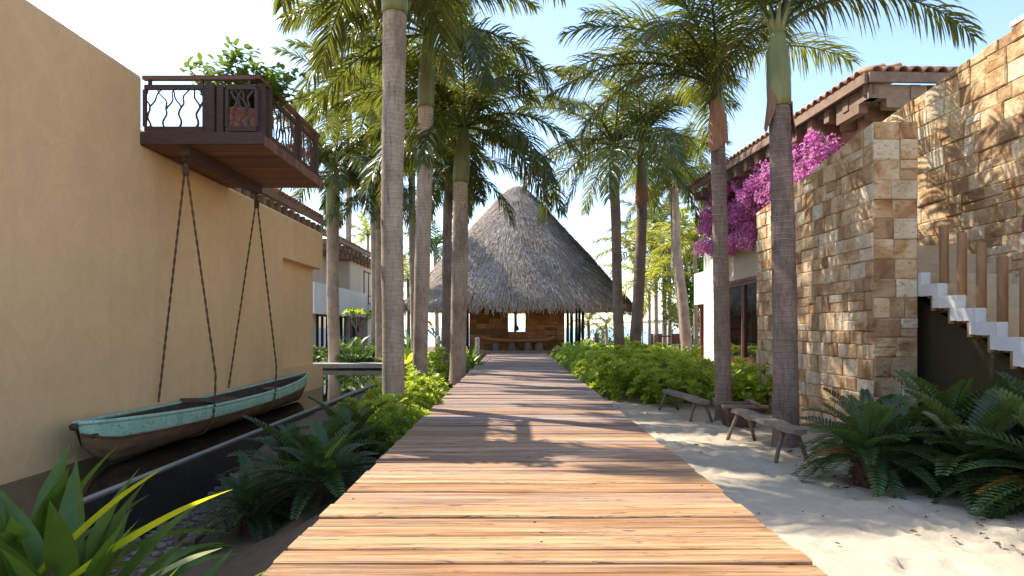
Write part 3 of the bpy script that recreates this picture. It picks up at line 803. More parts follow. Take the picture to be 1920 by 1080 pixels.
MB().box((6.0, 19.32, -.25), (6.1, 19.4, 1.748)).build('red_post', M['redframe'], rbd)
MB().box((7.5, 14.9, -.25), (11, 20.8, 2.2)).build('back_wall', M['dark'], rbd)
def door(y0, y1):
    f = empty('glass_door', Vector((5.83, (y0+y1)/2, .02))-wloc(rbd), parent=rbd)
    z0, z1, th, x = .02, 2.17, .09, 5.83
    mb = MB().box((x-.05, y0, z0), (x+.04, y0+th, z1)).box((x-.05, y1-th, z0), (x+.04, y1, z1)).box((x-.05, y0+th, z1-th), (x+.04, y1-th, z1)).box((x-.05, y0+th, z0), (x+.04, y1-th, z0+.25))
    mb.build('frame', M['redframe'], f)
    MB().box((x-.01, y0+th+.002, z0+.252), (x+.0, y1-th-.002, z1-th-.002)).build('pane', M['glass'], f)
    MB().box((x-.085, y1-th+.02, 1.0), (x-.052, y1-th+.05, 1.16)).build('handle', M['coping'], f)
door(14.92, 16.18); door(16.2, 17.46)
MB().box((5.76, 14.9, 2.172), (5.9, 17.5, 2.249)).build('door_lintel', M['redframe'], rbd)
window(rbd, 5.74, 11.6, 12.9, 3.35, 4.25, 2)
eave(rbd, (4.82, 17.4), (5.28, 9.55), 4.78, (1, .06), corb=.55, cl=.95, mb_=True)
eave(rbd, (5.28, 9.55), (10.0, 9.75), 4.78, (-.04, 1), corb=.62, cl=.95, ma=True)
MB().beam((5.33, 9.62, 4.60), (6.1, 10.7, 4.60), .16, .18).build('corner_beam', M['beam'], rbd)
place('terrace_floor', MB().box((0, 0, 0), (10, 14, .2)).mesh('terrace_floor', M['terrace']), None, (4.4, 14.2, -.21), kind='structure')

# ------------------------------------------------------------ hut
HX, HY = .16, 31.5
hut = empty('thatched_hut', (HX, HY, -.2), 'round thatched palapa hut with tall pointed roof at the end of the boardwalk', 'hut')
PR = [(8.0, .03), (7.85, .36), (7.45, .72), (6.9, 1.25), (5.6, 2.42), (4.54, 3.4), (3.23, 4.52), (2.3, 5.35), (2.02, 5.58), (1.88, 5.55)]
PR = [(z, r) for z, r in PR]
def rz(z):
    for (z1, r1), (z0, r0) in zip(PR[:-1], PR[1:]):
        if z0 <= z <= z1: return r0+(r1-r0)*(z-z0)/(z1-z0)
    return PR[-1][1]
n = 96; mb = MB(); vs = []; prof = []
zz = list(np.linspace(8.0, 2.0, 46))+[1.9]
for z in zz:
    for k in range(n):
        a = 2*math.pi*k/n; r = rz(z)+noise.noise(Vector((math.cos(a)*3, math.sin(a)*3, z*1.1)))*.10
        vs.append((HX+r*math.cos(a), HY+r*math.sin(a), z))
fs = [(i*n+k, (i+1)*n+k, (i+1)*n+(k+1) % n, i*n+(k+1) % n) for i in range(len(zz)-1) for k in range(n)]
mb.add(vs, fs, True).build('roof', M['thatch'], hut)
mb = MB(); rs = np.random.RandomState(3)
for i in range(52000):
    u = rs.rand(); z = 7.95-5.95*(1-(1-u)**.5 if False else u**.62)
    a = rs.rand()*6.283; 
    if math.sin(a) > .35: continue
    r = rz(z)+.03; r2 = rz(max(1.9, z-.3)); er = Vector((math.cos(a), math.sin(a), 0)); tg = Vector((-math.sin(a), math.cos(a), 0))
    L = .22+rs.rand()*.3; dn = (er*(r2-r)+Vector((0, 0, -.3))).normalized(); nn = tg.cross(dn); 
    if nn.dot(er) < 0: nn = -nn
    p = Vector((HX, HY, z))+er*r+nn*(.01+rs.rand()*.03); d = (dn+nn*(rs.rand()*.24)+tg*(rs.rand()-.5)*.35).normalized(); w_ = .008+rs.rand()*.012
    mb.add([p-tg*w_, p+tg*w_, p+tg*w_*.8+d*L, p-tg*w_*.8+d*L+nn*.01], [(0,1,2,3)])
for i in range(7000):   # fringe
    a = rs.rand()*6.283; er = Vector((math.cos(a), math.sin(a), 0)); tg = Vector((-math.sin(a), math.cos(a), 0))
    r = 5.5+rs.rand()*.08-rs.rand()*.25; p = Vector((HX, HY, 2.0+rs.rand()*.1))+er*r; L = .12+rs.rand()*.2; w_ = .012+rs.rand()*.014
    d = (Vector((0, 0, -1))+er*(rs.rand()-.3)*.5+tg*(rs.rand()-.5)*.3).normalized()
    mb.add([p-tg*w_, p+tg*w_, p+d*L], [(0,1,2)])
mb.build('thatch_strands', M['thatch'], hut, kind='stuff')
mb = MB(); vs = []; zz = [1.88, 2.4, 3.5, 5.5, 7.5]
for z in zz:
    for k in range(48):
        a = 2*math.pi*k/48; r = rz(z)-.22 if z > 2 else 5.35; vs.append((HX+r*math.cos(a), HY+r*math.sin(a), z-.05))
mb.add(vs, [(i*48+k, i*48+(k+1) % 48, (i+1)*48+(k+1) % 48, (i+1)*48+k) for i in range(4) for k in range(48)], True).build('roof_lining', M['lath'], hut)
for k in range(28):
    a = 2*math.pi*k/28; e = Vector((math.cos(a), math.sin(a), 0))
    MB().tube([Vector((HX, HY, 1.80))+e*5.25, Vector((HX, HY, 4.3))+e*3.2], .045, 6).build('rafter', M['beam'], hut)
HW = 29.0
def hutwall(x0, x1, z0, z1):
    MB().box((x0, HW+.0, z0), (x1, HW+.3, z1)).build('wall_core', M['hutpost'], hut)
    stone_wall(hut, (x0, HW, 0), (1, 0, 0), (0, -1, 0), x1-x0, lambda u: z1, z0, (.22, .30), (.26, .6), 'hutstone', .012, 'stone', .008)
hutwall(-2.03, -.27, -.1, 1.97); hutwall(.51, 2.28, -.1, 1.97); hutwall(-.27, .51, -.1, .83)
for (x, y_) in ((-2.12, 29.1), (-2.25, 29.3), (2.42, 29.0), (2.62, 29.2), (2.82, 29.05), (2.98, 29.3), (3.12, 29.1), (-2.3, 33.8), (3.0, 33.8), (0.05, 34.5)):
    MB().tube([(x, y_, -.2), (x+.01, y_, 1.2), (x, y_, 2.5)], [.075, .065, .06], 8).build('post', M['hutpost'], hut)
MB().tube([(-3, 28.9, 2.06), (3.3, 28.9, 2.06)], .06, 8).build('eave_beam', M['lath'], hut)
MB().box((-3.2, 25.02, -.24), (3.6, 36, -.01)).build('floor', M['redwood'], hut)
la = empty('lantern', (.12, 28.8, .95), 'small dark lantern hanging in the hut window opening', 'lantern')
MB().tube([(.12, 28.8, 1.1), (.12, 28.8, 2.0)], .018, 6).build('cord', M['hutpost'], la)
MB().lathe((.12, 28.8, .88), [(.01, 0), (.09, .02), (.10, .12), (.06, .2), (.02, .24)], 10).build('shade', M['hutpost'], la)
hb = empty('carved_bench', (.15, 28.2, 0), 'long honey coloured boat shaped bench against the hut wall', 'bench')
mb = MB(); vs = []; nn_ = 24
for i in range(nn_+1):
    q = i/nn_; s_ = 2*q-1; x = -1.45+3.3*q; up = .13*s_**4; zb = .36+up; zt = .52+up*1.4; dd = .24*(1-.5*abs(s_)**3)
    vs += [(x, 28.2-dd, zt), (x, 28.2+dd, zt+.03), (x, 28.2+dd*.8, zb+.05), (x, 28.2-dd*.6, zb)]
fs = [(i*4+j, i*4+(j+1) % 4, i*4+4+(j+1) % 4, i*4+4+j) for i in range(nn_) for j in range(4)]+[(0, 1, 2, 3), (nn_*4, nn_*4+3, nn_*4+2, nn_*4+1)]
mb.add(vs, fs, True).build('seat', M['benchwood'], hb)
for x in (-.8, -.1, .6, 1.1): MB().lathe((x, 28.2, -.01), [(.16, 0), (.18, .1), (.15, .3), (.1, .37)], 10).build('foot', M['greywood'], hb)
MB().box((-1.35, 25.2, -.008), (1.75, 25.45, .10), .004).build('step_beam', M['greywood'], label='grey timber step where the boardwalk meets the hut', cat='step')
# carved posts
def carved(px, py0, py1, d, lab, mat='carved', wpx=10):
    b = P(px, py1, d); t_ = P(px, py0, d); w_ = wpx*d/F/2; h = t_.z-b.z
    o = MB().lathe((b.x, b.y, b.z-.1), [(w_, 0), (w_, .1), (w_*.85, h*.5+.1), (w_*1.15, h*.6+.1), (w_*.8, h*.68+.1), (w_*1.05, h*.85+.1), (w_*.9, h+.08), (.005, h+.1)], 10, jit=.06).build('carved_post', M[mat], label=lab, cat='post', group='carved posts near the hut')
carved(895, 632, 676, 23, 'pale carved wooden post at left edge of the boardwalk end', wpx=9)
carved(822, 629, 668, 22, 'pale carved wooden post among plants left of the twin palms', wpx=8)
carved(1119, 624, 650, 27, 'dark carved wooden stump right of the hut posts', 'greywood', 9)
carved(1173, 632, 662, 24, 'dark slim carved post between the two right palms', 'hutpost', 7)
carved(1229, 625, 662, 22, 'grey wooden post by the terrace table', 'greywood', 9)
# ------------------------------------------------------------ palms
def frond_mesh(L, th0, th1, seed, mat, nl=74, ll=.62, droop=1.0, lw=.036, pl=.35, rad=.02):
    r_ = random.Random(seed); N = 16; mb = MB(); pts = [Vector((0, 0, 0))]; ds = []
    bend = r_.uniform(-.3, .3)
    for i in range(N):
        q = i/N; th = R(th0+(th1-th0)*q**.85); yaw = bend*q
        d = Vector((math.cos(th)*math.cos(yaw), math.cos(th)*math.sin(yaw), math.sin(th))); ds.append(d)
        pts.append(pts[-1]+d*L/N)
    ds.append(ds[-1])
    mb.tube(pts, [rad*(1.3-1.15*i/N) for i in range(N+1)], 5)
    for s_ in (-1, 1):
        for i in range(nl):
            q = .13+.86*(i+r_.random())/nl; k = q*N; i0 = int(k); f_ = k-i0
            p = pts[i0].lerp(pts[min(i0+1, N)], f_); d = ds[i0]
            side = Vector((-d.y, d.x, 0)); side = side.normalized() if side.length > 1e-4 else Vector((0, 1, 0)); side *= s_
            up = d.cross(side)*s_
            a = R(62-32*q+r_.uniform(-8, 8)); ld = (d*math.cos(a)+side*math.sin(a)+up*r_.uniform(-pl, pl+.15)).normalized()
            le = ll*(math.sin(math.pi*min(1, .16+.80*q))**.6)*r_.uniform(.8, 1.1); w_ = lw*r_.uniform(.8, 1.15)
            ns_ = 4; dirs = ld.copy(); pv = p.copy(); wv = (d-ld*d.dot(ld)); wv = wv.normalized() if wv.length > 1e-3 else up
            tw = r_.uniform(-.5, .5); wv = (wv+up*tw).normalized(); vs = []
            for j in range(ns_+1):
                h = w_*.5*(.6, 1, .9, .6, 0)[j]
                vs += ([pv-wv*h, pv+wv*h] if j < ns_ else [pv.copy()])
                pv = pv+dirs*le/ns_; dirs = (dirs+Vector((0, 0, -droop*.34*r_.uniform(.6, 1.3)))).normalized()
            mb.add(vs, [(0, 1, 3, 2), (2, 3, 5, 4), (4, 5, 7, 6), (6, 7, 8)])
    return mb.mesh('frond', mat)
FA = [(80, 35), (68, 5), (55, -22), (40, -45), (22, -65), (2, -78)]
def frondset(mat, ll=.62, nl=78, droop=1.0, lw=.036, n=2, seed=0):
    return [[frond_mesh(1.0*2.7, a, b, seed+i*10+j, M[mat], nl, ll, droop, lw) for j in range(n)] for i, (a, b) in enumerate(FA)]
FS_main = frondset('frond', .70, 108, 1.0, .028, 3)
FS_thin = frondset('frond', .68, 92, 1.0, .024, 2, 600)
FS_far = frondset('frond', .62, 60, .9, .045, 1, 200)
FS_yel = frondset('frondy', .70, 42, .8, .06, 1, 300)
FS_dark = frondset('frondd', .62, 44, .9, .055, 1, 400)

def crown(parent, loc, FS, n, sc, seed, spread=1.0, az0=0, lo=0, manual=None):
    r_ = random.Random(seed)
    for age, az in (manual or []):
        place('frond', r_.choice(FS[age]), parent, (loc[0], loc[1], loc[2]), (R(r_.uniform(-6, 6)), 0, R(az+r_.uniform(-6, 6))), sc*r_.uniform(.92, 1.06))
    if manual: return
    for i in range(n):
        q = (i+.5)/n; age = min(5, max(lo, int((q**spread)*6)))
        az = az0+i*2.39996+r_.uniform(-.2, .2)
        me = r_.choice(FS[age]); s_ = sc*r_.uniform(.88, 1.08)*(.8 if age == 0 else 1)
        place('frond', me, parent, (loc[0], loc[1], loc[2]), (R(r_.uniform(-6, 6)), R(r_.uniform(-8, 8)), az), s_)
def palm(pts, d, wpx, label, shaft=None, crown_n=16, sc=1.0, FS=None, trunk='trunk', seed=1, group='tall palms lining the boardwalk', ground=None, sheath=False, base_flare=1.25, az0=0, spread=.95, lo=0, d2=None, name='palm_tree', manual=None):
    """pts: (px,py) from base up to crown; d depth; wpx trunk widths (bottom, mid, top) in px; shaft: py where the green shaft begins"""
    W = [P(px, py, d+((d2-d)*i/(len(pts)-1) if d2 else 0)) for i, (px, py) in enumerate(pts)]
    W[0].z = (ground if ground is not None else gz(W[0].x, W[0].y))-.08
    root = empty(name, (W[0].x, W[0].y, W[0].z+.08), label, 'palm tree', group)
    # resample with smooth interpolation
    n = max(8, int((W[-1].z-W[0].z)/.10)); path = []
    cum = [0]
    for a, b in zip(W[:-1], W[1:]): cum.append(cum[-1]+(b-a).length)
    def at(s_):
        for i in range(len(W)-1):
            if s_ <= cum[i+1]+1e-9:
                t_ = (s_-cum[i])/(cum[i+1]-cum[i]); p0 = W[max(0, i-1)]; p1 = W[i]; p2 = W[i+1]; p3 = W[min(len(W)-1, i+2)]
                return .5*((2*p1)+(p2-p0)*t_+(2*p0-5*p1+4*p2-p3)*t_*t_+(3*p1-p0-3*p2+p3)*t_**3)
        return W[-1]
    path = [at(cum[-1]*i/n) for i in range(n+1)]
    wb, wm, wt = [x*d/F/2 for x in wpx]; rr = random.Random(seed)
    zs = (P(0, shaft, d).z if shaft else path[-1].z+1)
    def rad(p):
        q = (p.z-path[0].z)/(path[-1].z-path[0].z)
        r = wb+(wm-wb)*min(1, q*2) if q < .5 else wm+(wt-wm)*(q-.5)*2
        r *= 1+(base_flare-1)*math.exp(-(p.z-path[0].z)/.18)
        return r
    tp = [p for p in path if p.z <= zs+.02]
    if len(tp) < len(path): tp = tp
    mb = MB(); fine = []
    for a, b in zip(tp[:-1], tp[1:]):
        fine += [a, a.lerp(b, .5)]
    fine.append(tp[-1])
    rl = []
    for i, p in enumerate(fine): rl.append(rad(p)*(1+(.022 if i % 2 else -.012)+noise.noise(Vector((p.z*2.1, seed, 0)))*.05))
    mb.tube(fine, rl, 16, True, .012).build('trunk', M[trunk], root)
    topr = rad(tp[-1])
    if shaft:
        sp = [p for p in path if p.z > zs-.02]; sp = [tp[-1]]+sp; m = len(sp)
        rs_ = [topr*(1.08+.10*math.sin(min(1, i/(m-1)*1.3)*math.pi)-.42*(i/(m-1))**2) for i in range(m)]
        mb = MB().tube(sp, rs_, 14); mb.build('crownshaft', M['shaft'], root)
    if sheath:
        p = tp[-1]; mb = MB()
        for a0, hh, low in (((3.9, .62, .10), (5.6, .35, .02)) if sheath == 1 else ((3.3, .45, .2), (6.1, .3, .25))):
            vs = []; m = 9
            for i in range(m):
                q = i/(m-1); z = p.z+hh*(1-q)-low
                ww = (.16 if sheath == 1 else .05)+(.34 if sheath == 1 else .12)*math.sin(min(1, q*1.15)*math.pi*.8); ro = topr*(1.06+.28*q*q)+.006
                for j in range(7):
                    a = a0+.25*math.sin(q*3)+(j-3)*ww; rr_ = ro+(.012 if j % 2 else 0)
                    vs.append((p.x+rr_*math.cos(a), p.y+rr_*math.sin(a), z-(.10*(1-abs(j-3)/3) if i == m-1 else 0)+rnd.uniform(-.008, .008)))
            mb.add(vs, [(i*7+j, i*7+j+1, i*7+8+j, i*7+7+j) for i in range(m-1) for j in range(6)], True)
        mb.build('dry_sheath', M['dry'], root)
    c = path[-1]-wloc(root)
    crown(root, c, FS or FS_main, crown_n, sc, seed, spread, az0, lo, manual)
    # young spear leaf bases
    mb = MB()
    for i in range(7):
        a = i*.9; e = Vector((math.cos(a)*.5, math.sin(a)*.5, 1)).normalized()
        mb.tube([path[-1]-Vector((0, 0, .12)), path[-1]+e*.35*sc], [topr*.45, .02*sc], 5)
    mb.build('leaf_bases', M['shaft'], root)
    return root
palm([(738, 800), (737, 600), (735, 400), (738, 200), (740, 20), (742, -135)], 8.2, (41, 41, 46), 'thickest ringed palm trunk standing at front left of the boardwalk', 22, 22, 1.15, seed=11, manual=[(0, 0), (0, 90), (0, 200), (1, 40), (1, 140), (1, 250), (1, 320), (2, 10), (2, 60), (2, 110), (2, 170), (2, 230), (2, 290), (2, 340), (3, 25), (3, 85), (3, 145), (3, 265), (3, 310), (3, 350), (4, 300), (3, 115), (3, 170), (2, 90), (2, 145), (4, 130), (3, 200), (4, 80)])  # crown out of view, extra fronds added to it to shade the sand
palm([(786, 726), (789, 600), (793, 450), (797, 300), (799, 190), (803, 66)], 12.4, (27, 29, 28), 'pale ringed palm with green shaft just right of the thickest trunk', 198, 18, 1.16, seed=5, az0=.9, spread=.75)
palm([(858, 708), (860, 600), (863, 450), (864, 340), (870, 240)], 14.3, (30, 30, 25), 'stout palm with green shaft nearest the left boardwalk edge', 343, 22, 1.12, seed=23, spread=.75)
palm([(836, 702), (838, 560), (839, 420), (842, 320)], 16.5, (19, 19, 16), 'slim palm immediately left of the stout boardwalk edge palm', None, 16, .95, trunk='trunkd', seed=31)
palm([(778, 690), (776, 560), (773, 420), (772, 280)], 20.5, (14, 14, 12), 'thin distant palm trunk half hidden behind the pale ringed palm', 330, 18, 1.3, seed=47)
palm([(628, 684), (624, 560), (624, 430), (624, 325)], 19.6, (23, 22, 22), 'leftmost palm growing beyond the pond in front of the cream villa', 403, 20, 1.05, seed=53, ground=-.1, az0=.3)
palm([(712, 690), (711, 560), (711, 440), (713, 372)], 19.9, (15, 14, 13), 'narrow palm behind the pond left of the thickest trunk', 428, 14, .9, seed=61, ground=-.1)
palm([(1474, 835), (1472, 640), (1468, 420), (1461, 190), (1457, 60)], 6.85, (46, 42, 36), 'front right dark trunk palm beside the near bench', 188, 15, .82, trunk='trunkd', seed=71, FS=FS_thin, sheath=2, manual=[(0, 20), (0, 140), (0, 260), (1, 60), (1, 100), (1, 180), (1, 330), (2, 5), (2, 75), (2, 205), (3, -12), (3, 95), (1, 285)])
palm([(1357, 790), (1354, 620), (1350, 430), (1346, 262), (1344, 165)], 8.75, (30, 28, 25), 'palm with dry brown sheath standing behind the wooden trough', 262, 15, .95, trunk='trunkd', seed=83, FS=FS_thin, sheath=True, manual=[(0, 30), (0, 170), (0, 280), (1, 110), (1, 160), (1, 210), (1, 350), (2, 90), (2, 150), (2, 190), (2, 250), (2, 25), (3, 175), (3, 225), (4, 200), (3, 75)])
palm([(1164, 702), (1158, 560), (1155, 420), (1152, 350), (1151, 275)], 17, (21, 18, 19), 'left one of the two palms rising from the hedge right of the hut', 350, 16, 1.22, trunk='trunkd', seed=97, FS=FS_thin, spread=.75)
palm([(1186, 700), (1197, 560), (1203, 420), (1204, 340), (1205, 262)], 17.6, (24, 20, 19), 'right one of the two palms rising from the hedge, leaning right', 372, 18, 1.15, trunk='trunkd', seed=101, FS=FS_thin, spread=.8, sheath=True)
palm([(1290, 648), (1280, 560), (1270, 470), (1266, 330)], 24.5, (22, 16, 11), 'curving leaning palm by the terrace table, thicker of a pair', None, 16, .95, seed=113)
palm([(1283, 648), (1272, 560), (1263, 470), (1260, 350)], 25.2, (9, 8, 7), 'thin pale palm trunk hugging the curving leaning palm', None, 10, .9, seed=127)
# overhead crowns deeper back that close the canopy
SL = 'slender palms near the beach'
palm([(1218, 652), (1218, 590), (1217, 535)], 27, (6, 5, 5), 'short slender palm with pale crown between hedge palms and terrace', None, 12, .8, FS_yel, seed=131, group=SL)
palm([(1246, 640), (1246, 590), (1245, 500)], 33, (9, 8, 8), 'slender palm behind the white parasol with dark crown', None, 14, .9, FS_dark, seed=137, group=SL)
palm([(1232, 645), (1230, 560), (1232, 430)], 36, (8, 7, 7), 'tall slender dark crowned palm right of the leaning hedge palm', None, 16, 1.1, FS_far, seed=139, group=SL)
palm([(1306, 640), (1304, 560), (1303, 455)], 27, (10, 8, 7), 'yellow crowned palm beside the white overhang', None, 14, 1.0, FS_yel, seed=149, group=SL)
palm([(1286, 640), (1287, 560), (1286, 480)], 32, (8, 7, 7), 'yellow crowned palm behind the curving leaning palm', None, 14, 1.0, FS_yel, seed=151, group=SL)
palm([(1190, 655), (1192, 560), (1190, 470)], 34, (8, 7, 6), 'yellow palm half hidden behind the leaning hedge palm', None, 14, 1.0, FS_yel, seed=157, group=SL)
palm([(1255, 640), (1256, 560), (1254, 460)], 30, (8, 7, 6), 'yellowish palm left of the curving leaning palm', None, 14, .9, FS_yel, seed=158, group=SL)
palm([(766, 650), (766, 580), (765, 528)], 30, (7, 6, 6), 'small bright yellow palm left of the hut roof', None, 10, .62, FS_yel, seed=163, group=SL)
palm([(820, 640), (818, 540), (815, 470)], 40, (8, 7, 6), 'dark palm behind the left side of the hut roof', None, 14, 1.15, FS_dark, seed=167, group=SL)
palm([(690, 655), (690, 540), (690, 445)], 36, (8, 7, 6), 'yellow tipped palm behind the cream villa corner', None, 10, .8, FS_yel, seed=168, group=SL)
palm([(1105, 650), (1104, 622), (1103, 605)], 36, (6, 6, 6), 'very short palm under the right eave of the hut', None, 9, .5, FS_far, seed=173, group=SL)
palm([(1138, 650), (1137, 622), (1136, 612)], 38, (6, 6, 6), 'very short palm just left of the hedge palms', None, 9, .5, FS_far, seed=179, group=SL)
palm([(650, 655), (652, 520), (655, 330), (655, 200)], 30, (12, 11, 10), 'tall palm behind the leftmost pond palm', 270, 18, 1.5, FS_far, seed=181, group='tall palms lining the boardwalk')
palm([(704, 665), (702, 500), (700, 300), (700, 190)], 23, (14, 13, 12), 'tall palm hidden behind the thickest trunk', 250, 15, 1.4, FS_far, seed=191, group='tall palms lining the boardwalk')

# ------------------------------------------------------------ shrubs
def rosette(mb, c, ax, n, L, Wd, r_):
    ax = Vector(ax).normalized(); u = ax.cross(Vector((.2, .9, .1))).normalized(); v_ = ax.cross(u)
    for k in range(n):
        a = k*2.4; el = .25+1.0*(k/n); d = (u*math.cos(a)+v_*math.sin(a))*math.cos(el)+ax*math.sin(el)
        l_ = L*(1.0-.45*k/n)*r_.uniform(.85, 1.1)
        mb.leaf(Vector(c)+ax*.02*k/n, d, ax, l_, Wd*r_.uniform(.85, 1.15), .35, .12, prof=(.25, .7, 1.0, .0) if l_ < .06 else (.22, .6, 1.0, .75, 0))
def shrub_mesh(seed, mat, nr=52, rad=.44, h=.66, L=.175, Wd=.058, nl=11):
    r_ = random.Random(seed); mb = MB()
    for i in range(nr):
        a = r_.uniform(0, 6.283); q = r_.random()**.5; r0 = rad*q*r_.uniform(.85, 1.1)
        z = h*(1-.75*q*q)*r_.uniform(.6, 1.15)
        if r_.random() < .25: z *= r_.uniform(.3, .8)
        c = Vector((r0*math.cos(a), r0*math.sin(a), z)); ax = Vector((math.cos(a)*q*.8, math.sin(a)*q*.8, 1)).normalized()
        rosette(mb, c, ax, nl, L*r_.uniform(.8, 1.15), Wd, r_)
    for i in range(14):
        a = r_.uniform(0, 6.283); q = r_.random(); mb.tube([(0.05*math.cos(a), .05*math.sin(a), -.02), (rad*.7*q*math.cos(a), rad*.7*q*math.sin(a), h*.75)], .006, 4)
    return mb.mesh('foliage', M[mat])
SHB = [shrub_mesh(i, 'rosette') for i in range(5)]; SHD = [shrub_mesh(20+i, 'rosetted', 45, .4, .45, .12, .045, 9) for i in range(3)]
def shrub(x, y, sc, mes, label, group, cat='shrub', zs=1):
    place('shrub', rnd.choice(mes), None, (x, y, gz(x, y)), (0, 0, rnd.uniform(0, 6.28)), (sc, sc, sc*zs), label=label, cat=cat, group=group)
HL = 'bright green rosette shrub packed in the hedge right of the boardwalk'
def HLr(x, y):
    row = 'front hedge row nearest the benches' if y < 11 else 'middle of the right hedge' if y < 15.5 else 'far end of the right hedge'
    side = 'boardwalk side' if x < 2.1 else 'villa side' if x > 3.4 else 'centre'
    return 'bright green rosette shrub, '+row+', '+side
def inhedge(x, y):
    if y < 9.6 or y > 24: return False
    left = 1.62 if y > 10.6 else 1.62+(10.6-y)*1.5
    right = 3.95 if y < 13 else 3.95+(y-13)*.12
    near = 9.7+.25*math.sin(x*3)
    return left < x < right and y > near
yy = 9.85
while yy < 23:
    xx = 1.70+rnd.uniform(0, .1)
    while xx < 4.9:
        x = xx+rnd.uniform(-.1, .1); y = yy+rnd.uniform(-.12, .12)
        if inhedge(x, y) and not (abs(x-2.75) < .2 and abs(y-17) < .2): shrub(x, y, rnd.uniform(.85, 1.12), SHB, HLr(x, y), 'shrubs in the hedge right of the boardwalk', zs=rnd.uniform(.9, 1.15))
        xx += .52+.02*(yy-9)
    yy += .55+.05*(yy-9)
# left bright shrubs around the palms
for (px, py, d, sc) in ((655, 800, 7.9, .95), (690, 812, 7.6, .9), (720, 835, 7.2, .9), (760, 815, 7.4, .85), (800, 780, 8.6, .85), (775, 775, 9.0, .9), (810, 750, 9.9, .8), (840, 735, 10.6, .7), (720, 780, 9.2, .9), (745, 850, 6.7, .7)):
    q = P(px, py, d); shrub(min(q.x, -1.28), q.y, sc*(.62 if px < 700 else .85), SHB, 'bright green rosette shrub '+('on the pond side of the thickest palm trunk' if px < 700 else 'at the foot of the thickest palm trunk' if px < 770 else 'at the boardwalk edge by the pale ringed palm'), 'bright shrubs at the front left palms')
for i in range(26):
    y = rnd.uniform(10.5, 23); x = rnd.uniform(-2.8 if y > 17 else -2.1, -1.35)
    shrub(x, y, rnd.uniform(.65, 1.0), SHD if rnd.random() < .6 else SHB, 'low green shrub left of the boardwalk, '+('pond side' if x < -2.1 else 'boardwalk side')+(', near the stout palm' if y < 16 else ', near the hut'), 'low shrubs left of the boardwalk')
for i in range(22):
    y = rnd.uniform(20.5, 26.5); x = rnd.uniform(1.7, 6.0)
    shrub(x, y, rnd.uniform(.9, 1.25), SHD, 'dark green low shrub between the hedge and the hut', 'dark shrubs before the hut')
for i in range(12):
    y = rnd.uniform(26, 29); x = rnd.uniform(3.6, 9.0)
    shrub(x, y, rnd.uniform(.9, 1.1), SHD, 'dark green low shrub on the beach side, right of the hut posts', 'dark shrubs before the hut')
for i in range(14):
    y = rnd.uniform(19.8, 22); x = rnd.uniform(-8.5, -3.2)
    shrub(x, y, rnd.uniform(1.1, 1.5), SHD, 'dark green shrub along the stone slabs beyond the pond', 'shrubs beyond the pond')
for i in range(7):
    shrub(rnd.uniform(6.4, 8.5), rnd.uniform(24, 26), 1.2, SHD, 'green shrub at the foot of the curving leaning palm', 'shrubs at the leaning palm')

# broad leaf plants
def broad_mesh(seed, mat, n=16, L=.6, W=.13):
    r_ = random.Random(seed); mb = MB()
    for k in range(n):
        a = k*2.4; e = r_.uniform(.6, 1.35); d = (math.cos(a)*math.cos(e), math.sin(a)*math.cos(e), math.sin(e))
        mb.leaf((0, 0, 0), d, (0, 0, 1), L*r_.uniform(.7, 1.2), W, .8, .2, prof=(.15, .5, .9, 1, .7, 0))
    return mb.mesh('foliage', M[mat])
BR_ = [broad_mesh(1, 'rosette'), broad_mesh(2, 'strap', 18, .7, .11)]
for (px, d, s_, m_) in ((765, 19, 1.4, 0), (795, 20, 1.3, 0), (828, 18.5, 1.1, 1), (880, 19.5, 1.0, 1), (893, 17.5, .8, 1), (770, 22, 1.5, 1), (745, 19.5, 1.1, 0)):
    q = P(px, 680, d); place('broad_leaf_plant', BR_[m_], None, (q.x, q.y, gz(q.x, q.y)), (0, 0, rnd.uniform(0, 6)), s_, label='yellow green broad leaved plant in the left bed near the hut' if m_ == 0 else 'dark green broad leaved plant by the carved posts left of the boardwalk', cat='plant', group='broad leaved plants in the left bed')
# bare shrub frangipani left of hut + by villa
def bare(px, d, h, label, leaves=True):
    q = P(px, 650, d); b = Vector((q.x, q.y, gz(q.x, q.y))); root = empty('frangipani_tree', b, label, 'tree'); mb = MB(); lf = MB()
    def grow(p, dr, L, r, lev):
        pts = [p]; 
        for i in range(3):
            dr = (dr+Vector((rnd.uniform(-.2, .2), rnd.uniform(-.2, .2), .08))).normalized(); p = p+dr*L/3; pts.append(p)
        mb.tube(pts, [r, r*.9, r*.8, r*.7], 6)
        if lev == 0:
            if leaves: rosette(lf, p, dr, 8, .24, .07, rnd)
            return
        for k in range(rnd.choice([2, 3])):
            a = rnd.uniform(0, 6.28); grow(p, (dr+Vector((math.cos(a), math.sin(a), .2))*.75).normalized(), L*.72, r*.7, lev-1)
    grow(b, Vector((0, 0, 1)), h*.4, .05, 3); mb.build('branches', M['greywood'], root)
    if leaves: lf.build('foliage', M['rosette'], root, kind='stuff')
bare(688, 23, 1.9, 'small branching tree with few leaves beside the cream villa'); bare(836, 24, 1.7, 'small bare branching tree under the left eave of the hut', False)

